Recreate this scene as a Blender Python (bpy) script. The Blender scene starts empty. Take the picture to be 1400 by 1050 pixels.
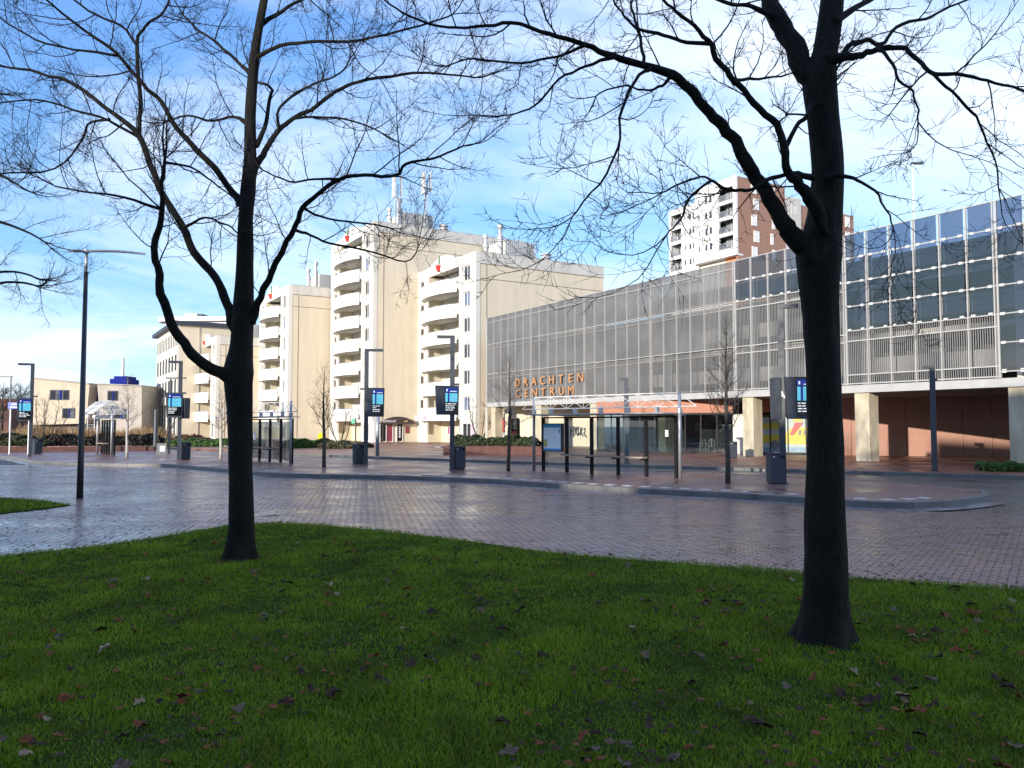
import bpy, bmesh, math, random
import numpy as np
from mathutils import Vector, Matrix, noise
random.seed(11)
RNG = np.random.default_rng(5)
R = math.radians
sc = bpy.context.scene
col = sc.collection

# ------------------------------------------------------------------ camera
H = 2.0                       # eye above the road
FPX = 1092.0                  # focal length in photo pixels (1400 wide)
PITCH = math.atan(56 / FPX)
cam = bpy.data.cameras.new('camera')
cam.sensor_width = 36.0
cam.lens = 36.0 * FPX / 1400.0
cam.clip_start = 0.05
cam.clip_end = 3000
camo = bpy.data.objects.new('camera', cam)
camo.location = (0, 0, H)
camo.rotation_euler = (math.pi / 2 + PITCH, 0, 0)
col.objects.link(camo)
sc.camera = camo

# ------------------------------------------------------------------ light
SUN_EL = R(11.0)
SD = Vector((0.584, 0.812, 0)).normalized()       # horizontal travel direction of the sunlight
SC_ = Vector((SD.y, -SD.x, 0))
world = bpy.data.worlds.new('World'); sc.world = world
world.use_nodes = True
wn = world.node_tree.nodes; wl = world.node_tree.links
bg = wn['Background']
sky = wn.new('ShaderNodeTexSky'); sky.sky_type = 'NISHITA'
sky.sun_disc = False
sky.sun_elevation = SUN_EL
sky.sun_rotation = math.atan2(-SD.x, -SD.y)
sky.air_density = 1.0; sky.dust_density = 0.0; sky.ozone_density = 1.0
tc = wn.new('ShaderNodeTexCoord')
sep = wn.new('ShaderNodeSeparateXYZ'); wl.new(tc.outputs['Generated'], sep.inputs[0])
zc = wn.new('ShaderNodeMath'); zc.operation = 'MAXIMUM'; wl.new(sep.outputs['Z'], zc.inputs[0]); zc.inputs[1].default_value = 0.0
za = wn.new('ShaderNodeMath'); za.operation = 'ADD'; wl.new(zc.outputs[0], za.inputs[0]); za.inputs[1].default_value = 0.16
dx = wn.new('ShaderNodeMath'); dx.operation = 'DIVIDE'; wl.new(sep.outputs['X'], dx.inputs[0]); wl.new(za.outputs[0], dx.inputs[1])
dy = wn.new('ShaderNodeMath'); dy.operation = 'DIVIDE'; wl.new(sep.outputs['Y'], dy.inputs[0]); wl.new(za.outputs[0], dy.inputs[1])
cmb = wn.new('ShaderNodeCombineXYZ'); wl.new(dx.outputs[0], cmb.inputs[0]); wl.new(dy.outputs[0], cmb.inputs[1])
cmap = wn.new('ShaderNodeMapping'); wl.new(cmb.outputs[0], cmap.inputs[0])
cmap.inputs['Rotation'].default_value = (0, 0, R(25)); cmap.inputs['Scale'].default_value = (0.42, 0.95, 1); cmap.inputs['Location'].default_value = (13.0, 3.3, 0)
cn = wn.new('ShaderNodeTexNoise'); wl.new(cmap.outputs[0], cn.inputs['Vector'])
cn.inputs['Scale'].default_value = 0.9; cn.inputs['Detail'].default_value = 7; cn.inputs['Roughness'].default_value = 0.6
cn.inputs['Distortion'].default_value = 0.6
cr = wn.new('ShaderNodeValToRGB'); wl.new(cn.outputs['Fac'], cr.inputs[0])
cr.color_ramp.elements[0].position = 0.43; cr.color_ramp.elements[0].color = (0.04, 0.04, 0.04, 1)
cr.color_ramp.elements[1].position = 0.72; cr.color_ramp.elements[1].color = (0.85, 0.85, 0.85, 1)
mx = wn.new('ShaderNodeMixRGB'); wl.new(cr.outputs[0], mx.inputs[0])
sg = wn.new('ShaderNodeMixRGB'); sg.blend_type = 'MULTIPLY'; sg.inputs[0].default_value = 1.0
sg.inputs[2].default_value = (0.64, 0.85, 1.36, 1)
wl.new(sky.outputs[0], sg.inputs[1])
# film-like shoulder on the sky's radiance so that the horizon keeps its colour
v1 = wn.new('ShaderNodeVectorMath'); v1.operation = 'MULTIPLY_ADD'; wl.new(sg.outputs[0], v1.inputs[0]); v1.inputs[1].default_value = (1 / 20, 1 / 6, 1 / 3); v1.inputs[2].default_value = (1, 1, 1)
v2 = wn.new('ShaderNodeVectorMath'); v2.operation = 'DIVIDE'; wl.new(sg.outputs[0], v2.inputs[0]); wl.new(v1.outputs[0], v2.inputs[1])
v3 = wn.new('ShaderNodeVectorMath'); v3.operation = 'MULTIPLY'; wl.new(v2.outputs[0], v3.inputs[0]); v3.inputs[1].default_value = (0.70, 1.10, 1.95)
wl.new(v3.outputs[0], mx.inputs[1]); mx.inputs[2].default_value = (4.7, 4.75, 4.8, 1)
wl.new(mx.outputs[0], bg.inputs[0])
bg.inputs[1].default_value = 0.10
sun = bpy.data.lights.new('sun', 'SUN')
sun.energy = 2.0; sun.angle = R(0.5); sun.color = (1.0, 0.92, 0.80)
suno = bpy.data.objects.new('sun', sun)
suno.rotation_euler = Vector((SD.x * math.cos(SUN_EL), SD.y * math.cos(SUN_EL), -math.sin(SUN_EL))).to_track_quat('-Z', 'Y').to_euler()
suno.location = (-40, -60, 40)
col.objects.link(suno)
sc.view_settings.view_transform = 'Standard'
sc.view_settings.look = 'None'
sc.view_settings.gamma = 1.0
sc.view_settings.exposure = 1.68
sc.render.engine = 'CYCLES'
sc.cycles.max_bounces = 8
sc.cycles.transparent_max_bounces = 24

# ------------------------------------------------------------------ photo geometry
CP, SP = math.cos(PITCH), math.sin(PITCH)
def ray(px, py):
    cx = (px - 700) / FPX; cy = (525 - py) / FPX
    return Vector((cx, CP - cy * SP, SP + cy * CP))
def G(px, py, z=0.0):
    d = ray(px, py); t = (z - H) / d.z
    return Vector((d.x * t, d.y * t, z))
def AT(px, py, Y):
    d = ray(px, py); t = Y / d.y
    return Vector((d.x * t, Y, H + d.z * t))
def PX(p):
    x, y, z = p[0], p[1], p[2] - H
    zc_ = y * CP + z * SP; yc = -y * SP + z * CP
    return 700 + FPX * x / zc_, 525 - FPX * yc / zc_
U = Vector((-0.5195, 0.8545, 0)).normalized()      # along the street, away to the left
V = Vector((U.y, -U.x, 0))                         # away from the street
ROT = math.atan2(U.y, U.x)

# ------------------------------------------------------------------ materials
def nodes_of(m):
    m.use_nodes = True
    return m.node_tree.nodes, m.node_tree.links, m.node_tree.nodes['Principled BSDF']
MATS = {}
def pm(name, c, rough=0.6, var=0.12, scale=3.0, bump=0.0, bscale=40.0, metal=0.0, spec=0.5, stretch=(1, 1, 1), rvar=0.0, world=False):
    if name in MATS: return MATS[name]
    m = bpy.data.materials.new(name); n, l, b = nodes_of(m)
    t = n.new('ShaderNodeTexCoord'); mp = n.new('ShaderNodeMapping'); mp.inputs['Scale'].default_value = stretch
    if world:
        g = n.new('ShaderNodeNewGeometry'); l.new(g.outputs['Position'], mp.inputs[0])
    else:
        l.new(t.outputs['Object'], mp.inputs[0])
    nz = n.new('ShaderNodeTexNoise'); nz.inputs['Scale'].default_value = scale; nz.inputs['Detail'].default_value = 6; nz.inputs['Roughness'].default_value = 0.6
    l.new(mp.outputs[0], nz.inputs['Vector'])
    rp = n.new('ShaderNodeValToRGB'); l.new(nz.outputs['Fac'], rp.inputs[0])
    rp.color_ramp.elements[0].position = 0.3; rp.color_ramp.elements[1].position = 0.7
    rp.color_ramp.elements[0].color = (*[max(0, x * (1 - var)) for x in c], 1)
    rp.color_ramp.elements[1].color = (*[min(1, x * (1 + var)) for x in c], 1)
    l.new(rp.outputs[0], b.inputs['Base Color'])
    b.inputs['Roughness'].default_value = rough; b.inputs['Metallic'].default_value = metal
    b.inputs['Specular IOR Level'].default_value = spec
    if rvar:
        mr = n.new('ShaderNodeMapRange'); l.new(nz.outputs['Fac'], mr.inputs[0])
        mr.inputs[1].default_value = 0.35; mr.inputs[2].default_value = 0.65
        mr.inputs[3].default_value = max(0.03, rough - rvar); mr.inputs[4].default_value = min(1, rough + rvar)
        l.new(mr.outputs[0], b.inputs['Roughness'])
    if bump:
        n2 = n.new('ShaderNodeTexNoise'); n2.inputs['Scale'].default_value = bscale; n2.inputs['Detail'].default_value = 4
        l.new(mp.outputs[0], n2.inputs['Vector'])
        bp = n.new('ShaderNodeBump'); bp.inputs['Strength'].default_value = bump; bp.inputs['Distance'].default_value = 0.02
        l.new(n2.outputs['Fac'], bp.inputs['Height']); l.new(bp.outputs[0], b.inputs['Normal'])
    MATS[name] = m
    return m
def em(name, c, s=1.0):
    if name in MATS: return MATS[name]
    m = bpy.data.materials.new(name); n, l, b = nodes_of(m)
    b.inputs['Base Color'].default_value = (*[x * .3 for x in c], 1); b.inputs['Roughness'].default_value = 0.25
    b.inputs['Emission Color'].default_value = (*c, 1); b.inputs['Emission Strength'].default_value = s * .55
    MATS[name] = m; return m
def glass(name, tint=(0.8, 0.85, 0.85), refl=0.08, body=None, bodyfac=0.0, rough=0.02, gloss=(1, 1, 1)):
    """thin pane: tinted see-through plus mirror reflection rising with grazing angle; body = share of opaque dark coating"""
    if name in MATS: return MATS[name]
    m = bpy.data.materials.new(name); m.use_nodes = True
    n, l = m.node_tree.nodes, m.node_tree.links
    n.clear(); out = n.new('ShaderNodeOutputMaterial')
    tr = n.new('ShaderNodeBsdfTransparent'); tr.inputs[0].default_value = (*tint, 1)
    gl = n.new('ShaderNodeBsdfGlossy'); gl.inputs['Roughness'].default_value = rough; gl.inputs[0].default_value = (*gloss, 1)
    lw = n.new('ShaderNodeLayerWeight'); lw.inputs[0].default_value = 0.15
    ma = n.new('ShaderNodeMath'); ma.operation = 'MULTIPLY_ADD'; l.new(lw.outputs['Fresnel'], ma.inputs[0]); ma.inputs[1].default_value = 0.8; ma.inputs[2].default_value = refl; ma.use_clamp = True
    mix = n.new('ShaderNodeMixShader'); l.new(ma.outputs[0], mix.inputs[0])
    first = tr
    if body:
        df = n.new('ShaderNodeBsdfDiffuse'); df.inputs[0].default_value = (*body, 1)
        m2 = n.new('ShaderNodeMixShader'); m2.inputs[0].default_value = bodyfac
        l.new(tr.outputs[0], m2.inputs[1]); l.new(df.outputs[0], m2.inputs[2]); first = m2
    l.new(first.outputs[0], mix.inputs[1]); l.new(gl.outputs[0], mix.inputs[2])
    l.new(mix.outputs[0], out.inputs[0])
    MATS[name] = m; return m

# ------------------------------------------------------------------ mesh helpers
class MB:
    def __init__(s): s.v = []; s.f = []; s.mi = []
    def add(s, vs, fs, mi=0):
        o = len(s.v); s.v += [tuple(p) for p in vs]; s.f += [tuple(i + o for i in f) for f in fs]; s.mi += [mi] * len(fs); return s
    def box(s, x0, x1, y0, y1, z0, z1, mi=0):
        if x0 > x1: x0, x1 = x1, x0
        if y0 > y1: y0, y1 = y1, y0
        vs = [(x0, y0, z0), (x1, y0, z0), (x1, y1, z0), (x0, y1, z0), (x0, y0, z1), (x1, y0, z1), (x1, y1, z1), (x0, y1, z1)]
        return s.add(vs, [(0, 3, 2, 1), (4, 5, 6, 7), (0, 1, 5, 4), (1, 2, 6, 5), (2, 3, 7, 6), (3, 0, 4, 7)], mi)
    def bar(s, a, b, w, h=None, up=(0, 0, 1), mi=0):
        a = Vector(a); b = Vector(b); h = h or w
        d = (b - a).normalized(); up = Vector(up)
        if abs(d.dot(up)) > 0.99: up = Vector((1, 0, 0))
        sx = d.cross(up).normalized() * (w / 2); sy = sx.cross(d).normalized() * (h / 2)
        vs = [p + q for p in (a, b) for q in (-sx - sy, sx - sy, sx + sy, -sx + sy)]
        return s.add(vs, [(3, 2, 1, 0), (4, 5, 6, 7), (0, 1, 5, 4), (1, 2, 6, 5), (2, 3, 7, 6), (3, 0, 4, 7)], mi)
    def tube(s, pts, rad, n=8, cap=True, mi=0):
        pts = [Vector(p) for p in pts]; k = len(pts); o = len(s.v)
        ref = Vector((0.31, 0.77, 0.21)).normalized(); nx = None
        for i, p in enumerate(pts):
            d = (pts[min(i + 1, k - 1)] - pts[max(i - 1, 0)])
            d = d.normalized() if d.length > 1e-9 else Vector((0, 0, 1))
            if nx is None: nx = d.cross(ref).normalized()
            else:
                nx = nx - d * nx.dot(d); nx = nx.normalized() if nx.length > 1e-6 else d.cross(ref).normalized()
            ny = d.cross(nx); r = rad[i] if hasattr(rad, '__len__') else rad
            for j in range(n):
                a = 2 * math.pi * j / n
                s.v.append(tuple(p + nx * (r * math.cos(a)) + ny * (r * math.sin(a))))
        for i in range(k - 1):
            for j in range(n):
                j2 = (j + 1) % n
                s.f.append((o + i * n + j, o + i * n + j2, o + (i + 1) * n + j2, o + (i + 1) * n + j)); s.mi.append(mi)
        if cap:
            s.f.append(tuple(o + j for j in reversed(range(n)))); s.mi.append(mi)
            s.f.append(tuple(o + (k - 1) * n + j for j in range(n))); s.mi.append(mi)
        return s
    def prism(s, outline, axis, a0, a1, mi=0):
        """outline: list of 2-tuples; axis 'x','y','z' = extrusion axis"""
        def P(q, a):
            return {'x': (a, q[0], q[1]), 'y': (q[0], a, q[1]), 'z': (q[0], q[1], a)}[axis]
        n = len(outline); vs = [P(q, a0) for q in outline] + [P(q, a1) for q in outline]
        fs = [tuple(range(n)), tuple(range(2 * n - 1, n - 1, -1))] + [(i, (i + 1) % n, n + (i + 1) % n, n + i) for i in range(n)]
        return s.add(vs, fs, mi)
    def mesh(s, name, mats, smooth=False, fix=True):
        me = bpy.data.meshes.new(name); me.from_pydata(s.v, [], s.f)
        for m in (mats if isinstance(mats, (list, tuple)) else [mats]): me.materials.append(m)
        if any(s.mi): me.polygons.foreach_set('material_index', s.mi)
        if smooth: me.polygons.foreach_set('use_smooth', [True] * len(s.f))
        me.update()
        if fix and len(s.f) < 60000:
            bm = bmesh.new(); bm.from_mesh(me); bmesh.ops.recalc_face_normals(bm, faces=bm.faces)
            bm.to_mesh(me); bm.free()
        return me
    def build(s, name, mats, parent=None, smooth=False, fix=True, **kw):
        return link(name, s.mesh(name, mats, smooth, fix), parent, **kw)
def link(name, me, parent=None, loc=None, rz=None, label=None, cat=None, group=None, kind=None):
    o = bpy.data.objects.new(name, me); col.objects.link(o)
    if parent: o.parent = parent
    if loc is not None: o.location = loc
    if rz is not None: o.rotation_euler = (0, 0, rz)
    tag(o, label, cat, group, kind); return o
def tag(o, label=None, cat=None, group=None, kind=None):
    if label: o['label'] = label
    if cat: o['category'] = cat
    if group: o['group'] = group
    if kind: o['kind'] = kind
    return o
def thing(name, loc, rz, label, cat, group=None):
    return link(name, None, None, loc, rz, label, cat, group)
def resample(pts, step):
    pts = [Vector(p) for p in pts]; out = [pts[0].copy()]; carry = 0.0
    for a, b in zip(pts, pts[1:]):
        L = (b - a).length; d = step - carry
        while d <= L:
            out.append(a.lerp(b, d / L)); d += step
        carry = (carry + L) % step if L > 0 else carry
        carry = L - (d - step)
    return out
def smooth_poly(pts, sub=6):
    pts = [Vector(p) for p in pts]; out = []
    for i in range(len(pts) - 1):
        p0 = pts[max(i - 1, 0)]; p1 = pts[i]; p2 = pts[i + 1]; p3 = pts[min(i + 2, len(pts) - 1)]
        for k in range(sub):
            t = k / sub
            out.append(0.5 * ((2 * p1) + (p2 - p0) * t + (2 * p0 - 5 * p1 + 4 * p2 - p3) * t * t + (3 * p1 - p0 - 3 * p2 + p3) * t ** 3))
    out.append(pts[-1]); return out
def offset_line(pts, d):
    """offset to the left of travel by d (2D)"""
    out = []
    for i, p in enumerate(pts):
        a = pts[max(i - 1, 0)]; b = pts[min(i + 1, len(pts) - 1)]
        t = Vector((b.x - a.x, b.y - a.y, 0)).normalized()
        out.append(Vector((p.x - t.y * d, p.y + t.x * d, p.z)))
    return out
def sheet(name, poly, z, m, thick=0.0, **kw):
    bm = bmesh.new(); vs = [bm.verts.new((p[0], p[1], z)) for p in poly]
    f = bm.faces.new(vs); bm.normal_update()
    if f.normal.z < 0: f.normal_flip()
    if thick:
        r = bmesh.ops.extrude_face_region(bm, geom=[f])
        bmesh.ops.translate(bm, vec=(0, 0, -thick), verts=[g for g in r['geom'] if isinstance(g, bmesh.types.BMVert)])
        bmesh.ops.recalc_face_normals(bm, faces=bm.faces)
    bmesh.ops.triangulate(bm, faces=bm.faces)
    me = bpy.data.meshes.new(name); bm.to_mesh(me); bm.free(); me.materials.append(m)
    return link(name, me, **kw)
def inpoly(x, y, poly):
    px_ = np.array([p[0] for p in poly]); py_ = np.array([p[1] for p in poly])
    r = np.zeros(len(x), bool); j = len(poly) - 1
    for i in range(len(poly)):
        c = ((py_[i] > y) != (py_[j] > y)) & (x < (px_[j] - px_[i]) * (y - py_[i]) / (py_[j] - py_[i] + 1e-12) + px_[i])
        r ^= c; j = i
    return r
def text_mesh(body, size, extrude, m, align='CENTER', bold=0.0):
    cu = bpy.data.curves.new('txt', 'FONT'); cu.body = body; cu.size = size; cu.extrude = extrude; cu.align_x = align; cu.offset = bold
    cu.resolution_u = 3
    o = bpy.data.objects.new('txt', cu); col.objects.link(o)
    dg = bpy.context.evaluated_depsgraph_get(); me = bpy.data.meshes.new_from_object(o.evaluated_get(dg))
    bpy.data.objects.remove(o); me.materials.clear(); me.materials.append(m); return me
def wall_open(mb, x0, x1, z0, z1, ops, y0, y1, mi=0, axis='y'):
    """wall of boxes between y0..y1 thick with rectangular openings (xa,xb,za,zb)"""
    zs = sorted(set([z0, z1] + [z for o in ops for z in o[2:4] if z0 < z < z1]))
    for za, zb in zip(zs, zs[1:]):
        zm = (za + zb) / 2; cuts = sorted([(max(o[0], x0), min(o[1], x1)) for o in ops if o[2] <= zm <= o[3]])
        x = x0
        for a, b in cuts + [(x1, x1)]:
            if a - x > 1e-4:
                if axis == 'y': mb.box(x, a, y0, y1, za, zb, mi)
                else: mb.box(y0, y1, x, a, za, zb, mi)
            x = max(x, b)

# common materials
M_white = pm('white_render', (0.64, 0.61, 0.54), 0.75, 0.06, 0.6)
M_bal = pm('white_concrete', (0.70, 0.685, 0.645), 0.7, 0.05, 1.2, stretch=(1, 1, .25))
M_beige = pm('beige_brick', (0.63, 0.545, 0.41), 0.85, 0.075, .9, 0.15, 40, stretch=(1.3, 1.3, .16))
M_conc = pm('light_concrete', (0.55, 0.52, 0.47), 0.85, 0.14, 1.2, 0.2, 20, stretch=(1, 1, .3))
M_concd = pm('grey_concrete', (0.40, 0.38, 0.34), 0.85, 0.22, 0.9, 0.2, 20)
M_frame = pm('window_frame_white', (0.75, 0.74, 0.72), 0.5, 0.04)
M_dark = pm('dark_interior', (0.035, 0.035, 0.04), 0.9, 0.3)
M_curtain = pm('curtain', (0.55, 0.53, 0.5), 0.9, 0.15, 5, stretch=(4, 1, .3))
M_pane = glass('window_glass', (0.25, 0.27, 0.3), 0.10, (0.03, 0.035, 0.045), 0.75)
M_pane2 = glass('window_glass_blue', (0.3, 0.35, 0.45), 0.18, (0.12, 0.16, 0.28), 0.8)
M_metalw = pm('white_painted_steel', (0.62, 0.61, 0.58), 0.45, 0.08, 2, spec=.5)
M_steel = pm('galvanised_steel', (0.42, 0.43, 0.44), 0.5, 0.12, 6, metal=0.7)
M_black = pm('black_painted_steel', (0.008, 0.008, 0.009), 0.5, 0.2, spec=.2)
M_anth = pm('anthracite_steel', (0.035, 0.043, 0.058), 0.6, 0.12, 3)
M_anth2 = pm('grey_blue_steel', (0.050, 0.057, 0.072), 0.45, 0.12, 3)
M_clear = glass('clear_glass', (0.86, 0.9, 0.89), 0.05)
M_wood = pm('bench_wood', (0.30, 0.23, 0.17), 0.6, 0.25, 8, stretch=(.3, 4, 4))
M_redbr = pm('red_brick', (0.115, 0.05, 0.04), 0.85, 0.25, 3, 0.3, 30)

# ================================================================== GROUND
M_asph = pm('wet_asphalt', (0.085, 0.080, 0.078), 0.34, 0.25, 0.35, 0.15, 90, rvar=0.16, world=True)
M_joint = pm('joint_sand', (0.035, 0.030, 0.03), 0.6, 0.2, 8)
M_soil = pm('soil', (0.05, 0.038, 0.028), 0.95, 0.3, 5, 0.5, 20)
def paver(name, c1, c2, mort, rot, bw, rh, rough, rvar, msize=0.012, bump=0.3):
    m = bpy.data.materials.new(name); n, l, b = nodes_of(m)
    g = n.new('ShaderNodeNewGeometry'); mp = n.new('ShaderNodeMapping'); l.new(g.outputs['Position'], mp.inputs[0]); mp.inputs['Rotation'].default_value = (0, 0, rot)
    br = n.new('ShaderNodeTexBrick'); l.new(mp.outputs[0], br.inputs['Vector'])
    br.inputs['Scale'].default_value = 1; br.inputs['Brick Width'].default_value = bw; br.inputs['Row Height'].default_value = rh
    br.inputs['Mortar Size'].default_value = msize; br.inputs['Mortar Smooth'].default_value = 0.3; br.inputs['Bias'].default_value = 0
    br.inputs['Color1'].default_value = (*c1, 1); br.inputs['Color2'].default_value = (*c2, 1); br.inputs['Mortar'].default_value = (*mort, 1)
    nz = n.new('ShaderNodeTexNoise'); l.new(g.outputs['Position'], nz.inputs['Vector']); nz.inputs['Scale'].default_value = 0.5; nz.inputs['Detail'].default_value = 5
    mxx = n.new('ShaderNodeMixRGB'); mxx.blend_type = 'MULTIPLY'; mxx.inputs[0].default_value = 1
    rp = n.new('ShaderNodeValToRGB'); l.new(nz.outputs['Fac'], rp.inputs[0]); rp.color_ramp.elements[0].position = .3; rp.color_ramp.elements[1].position = .7
    rp.color_ramp.elements[0].color = (.75, .75, .75, 1); rp.color_ramp.elements[1].color = (1.2, 1.2, 1.2, 1)
    l.new(br.outputs['Color'], mxx.inputs[1]); l.new(rp.outputs[0], mxx.inputs[2]); l.new(mxx.outputs[0], b.inputs['Base Color'])
    mr = n.new('ShaderNodeMapRange'); l.new(nz.outputs['Fac'], mr.inputs[0]); mr.inputs[1].default_value = .35; mr.inputs[2].default_value = .65
    mr.inputs[3].default_value = max(.05, rough - rvar); mr.inputs[4].default_value = rough + rvar; l.new(mr.outputs[0], b.inputs['Roughness'])
    bp = n.new('ShaderNodeBump'); bp.inputs['Strength'].default_value = bump; bp.inputs['Distance'].default_value = .01
    iv = n.new('ShaderNodeMath'); iv.operation = 'SUBTRACT'; iv.inputs[0].default_value = 1; l.new(br.outputs['Fac'], iv.inputs[1])
    l.new(iv.outputs[0], bp.inputs['Height']); l.new(bp.outputs[0], b.inputs['Normal'])
    MATS[name] = m; return m
BR_ANG = math.atan2(0.56, -0.83)
M_plat = paver('platform_paving', (0.27, 0.115, 0.09), (0.19, 0.085, 0.075), (0.06, 0.05, 0.05), -BR_ANG, 0.2, 0.1, 0.38, 0.14)
M_pave = paver('red_pavement', (0.33, 0.125, 0.075), (0.25, 0.095, 0.065), (0.09, 0.06, 0.05), -ROT, 0.2, 0.1, 0.40, 0.16)

sheet('ground', [(-700, -300), (700, -300), (700, 900), (-700, 900)], -0.03, M_asph, kind='structure')

K_px = [(-150, 616), (-60, 622), (0, 626.5), (30, 630), (56, 635), (150, 637.5), (222, 638.5), (312, 646), (380, 652), (480, 654.5), (555, 656), (622, 659), (680, 661.5),
        (775, 668.5), (822, 671.5), (890, 675.5), (950, 678.5), (1040, 683.5), (1098, 688), (1152, 692), (1239, 695), (1300, 692), (1345, 686)]
K = smooth_poly([G(*p) for p in K_px], 4)
B_px = [(1352, 681), (1330, 675), (1250, 667), (1150, 660.5), (1050, 655.5), (950, 651), (800, 645), (700, 640.5), (620, 636.5), (500, 631.5), (400, 628), (340, 626), (300, 624), (220, 618.5), (140, 617), (60, 616), (-150, 611)]
B = [G(*p) for p in B_px]
KB = smooth_poly([G(*p) for p in K_px] + B[:10], 4)
plat = sheet('platform', offset_line(KB, 0.10) + B[10:], 0.14, M_plat, 0.16, kind='structure')
M_kerb = pm('kerb_concrete', (0.13, 0.125, 0.12), 0.5, 0.25, 1.5, 0.2, 30, rvar=.15)
M_gutter = pm('gutter_concrete', (0.20, 0.19, 0.19), 0.28, 0.2, 0.8, 0.1, 40, rvar=.14, world=True)
def kerbs(line, parent, top, w=0.15, name='kerb_stone'):
    pts = resample(line, 1.0)
    for a, b in zip(pts, pts[1:]):
        d = (b - a).normalized(); nrm = Vector((-d.y, d.x, 0)) * w
        a2 = a + d * .006; b2 = b - d * .006; t = top + random.uniform(-.004, .004)
        ch = Vector((nrm.x * .12, nrm.y * .12, 0))
        ring = [(a2, -.05), (a2, t - .02), (a2 + ch, t), (a2 + nrm, t), (a2 + nrm, -.05)]
        ring2 = [(b2, -.05), (b2, t - .02), (b2 + ch, t), (b2 + nrm, t), (b2 + nrm, -.05)]
        vs = [(p.x, p.y, z) for p, z in ring + ring2]
        MB().add(vs, [(0, 1, 2, 3, 4), (9, 8, 7, 6, 5)] + [(i, (i + 1) % 5, 5 + (i + 1) % 5, 5 + i) for i in range(5)]).build(name, M_kerb, parent)
kerbs([p for i, p in enumerate(KB) if p.x > -32], plat, 0.152)
# gutter strip along the platform kerb
gut_in = offset_line(K, 0.03); gut_out = offset_line(K, -0.55)
gut = sheet('gutter', gut_in + gut_out[::-1], -0.004, M_gutter, kind='structure')
# tactile tiles
M_tact = pm('white_paving_tile', (0.55, 0.53, 0.50), 0.5, 0.2, 4)
tl = resample(offset_line(K, 0.75), 0.62)
tme = MB().box(-.15, .15, -.15, .15, 0, .006).mesh('tactile_tile', M_tact)
for a, b in zip(tl, tl[1:]):
    if -12 < a.x < 11 and a.y < 33 and not (-9.2 < a.x < -6):
        link('tactile_tile', tme, plat, (a.x, a.y, 0.14), math.atan2(b.y - a.y, b.x - a.x))
# kerb inlets
for q in ((1045, 680.5), (590, 656)):
    p = G(*q); i = min(range(len(K) - 1), key=lambda k: (K[k] - p).length + (K[k + 1] - p).length)
    d = (K[i + 1] - K[i]).normalized(); o = thing('kerb_inlet', (0, 0, 0), 0, None, None); o.parent = plat
    o.location = (p.x, p.y, 0); o.rotation_euler = (0, 0, math.atan2(d.y, d.x))
    mb = MB().box(-.45, .45, -.03, .1, -.02, .162); mb.build('inlet_body', M_kerb, o)
    for k in range(3): MB().box(-.36 + k * .25, -.36 + k * .25 + .2, -.045, .02, .02, .12).build('slot', M_black, o)
# far pavement in front of the shops
F_px = [(-400, 606), (-150, 609), (60, 611), (140, 612), (220, 613), (310, 617), (405, 622), (510, 626.5), (570, 628.5), (680, 632.5), (800, 636.5), (975, 641.5), (1060, 644), (1156, 646.5), (1271, 650.5), (1400, 654), (1560, 659), (1800, 668)]
F = [G(*p) for p in F_px]
pav = sheet('pavement', offset_line(F, .08) + [Vector((120, 40, 0)), Vector((120, 230, 0)), Vector((-160, 230, 0)), Vector((-160, 90, 0))], 0.10, M_pave, 0.12, kind='structure')
kerbs([p for p in F if p.x > -30], pav, 0.11)
# white lane markings on the bus lane
M_mark = pm('road_paint', (0.62, 0.61, 0.58), 0.45, 0.2, 6)
for a, b in (((948, 654.5), (985, 654.0)), ((1015, 655.8), (1045, 656.5)), ((820, 648.5), (858, 649.0)), ((430, 624.3), (470, 626)), ((1260, 677), (1300, 680))):
    p, q = G(*a), G(*b)
    if a[0] < 1200: p, q = G(a[0], a[1] - 6), G(b[0], b[1] - 6)
    sheet('lane_marking', [(p.x, p.y), (q.x, q.y), (q.x, q.y + .3), (p.x, p.y + .3)], -0.022, M_mark, kind='structure')

# lawn outlines
L_px = [(-420, 822), (-250, 795), (0, 762), (150, 745), (250, 730), (310, 719), (355, 716), (420, 718), (480, 723), (620, 738), (760, 757), (940, 772), (1090, 785), (1250, 797), (1400, 808), (1650, 824)]
LE = smooth_poly([G(*p) for p in L_px], 5)
LAWN = LE + [Vector((9, 1.0, 0)), Vector((-9, 1.0, 0))]
L2_px = [(-420, 660), (0, 681), (60, 685), (98, 691), (60, 696.5), (0, 703), (-420, 745)]
LAWN2 = [G(*p) for p in L2_px]

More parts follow.
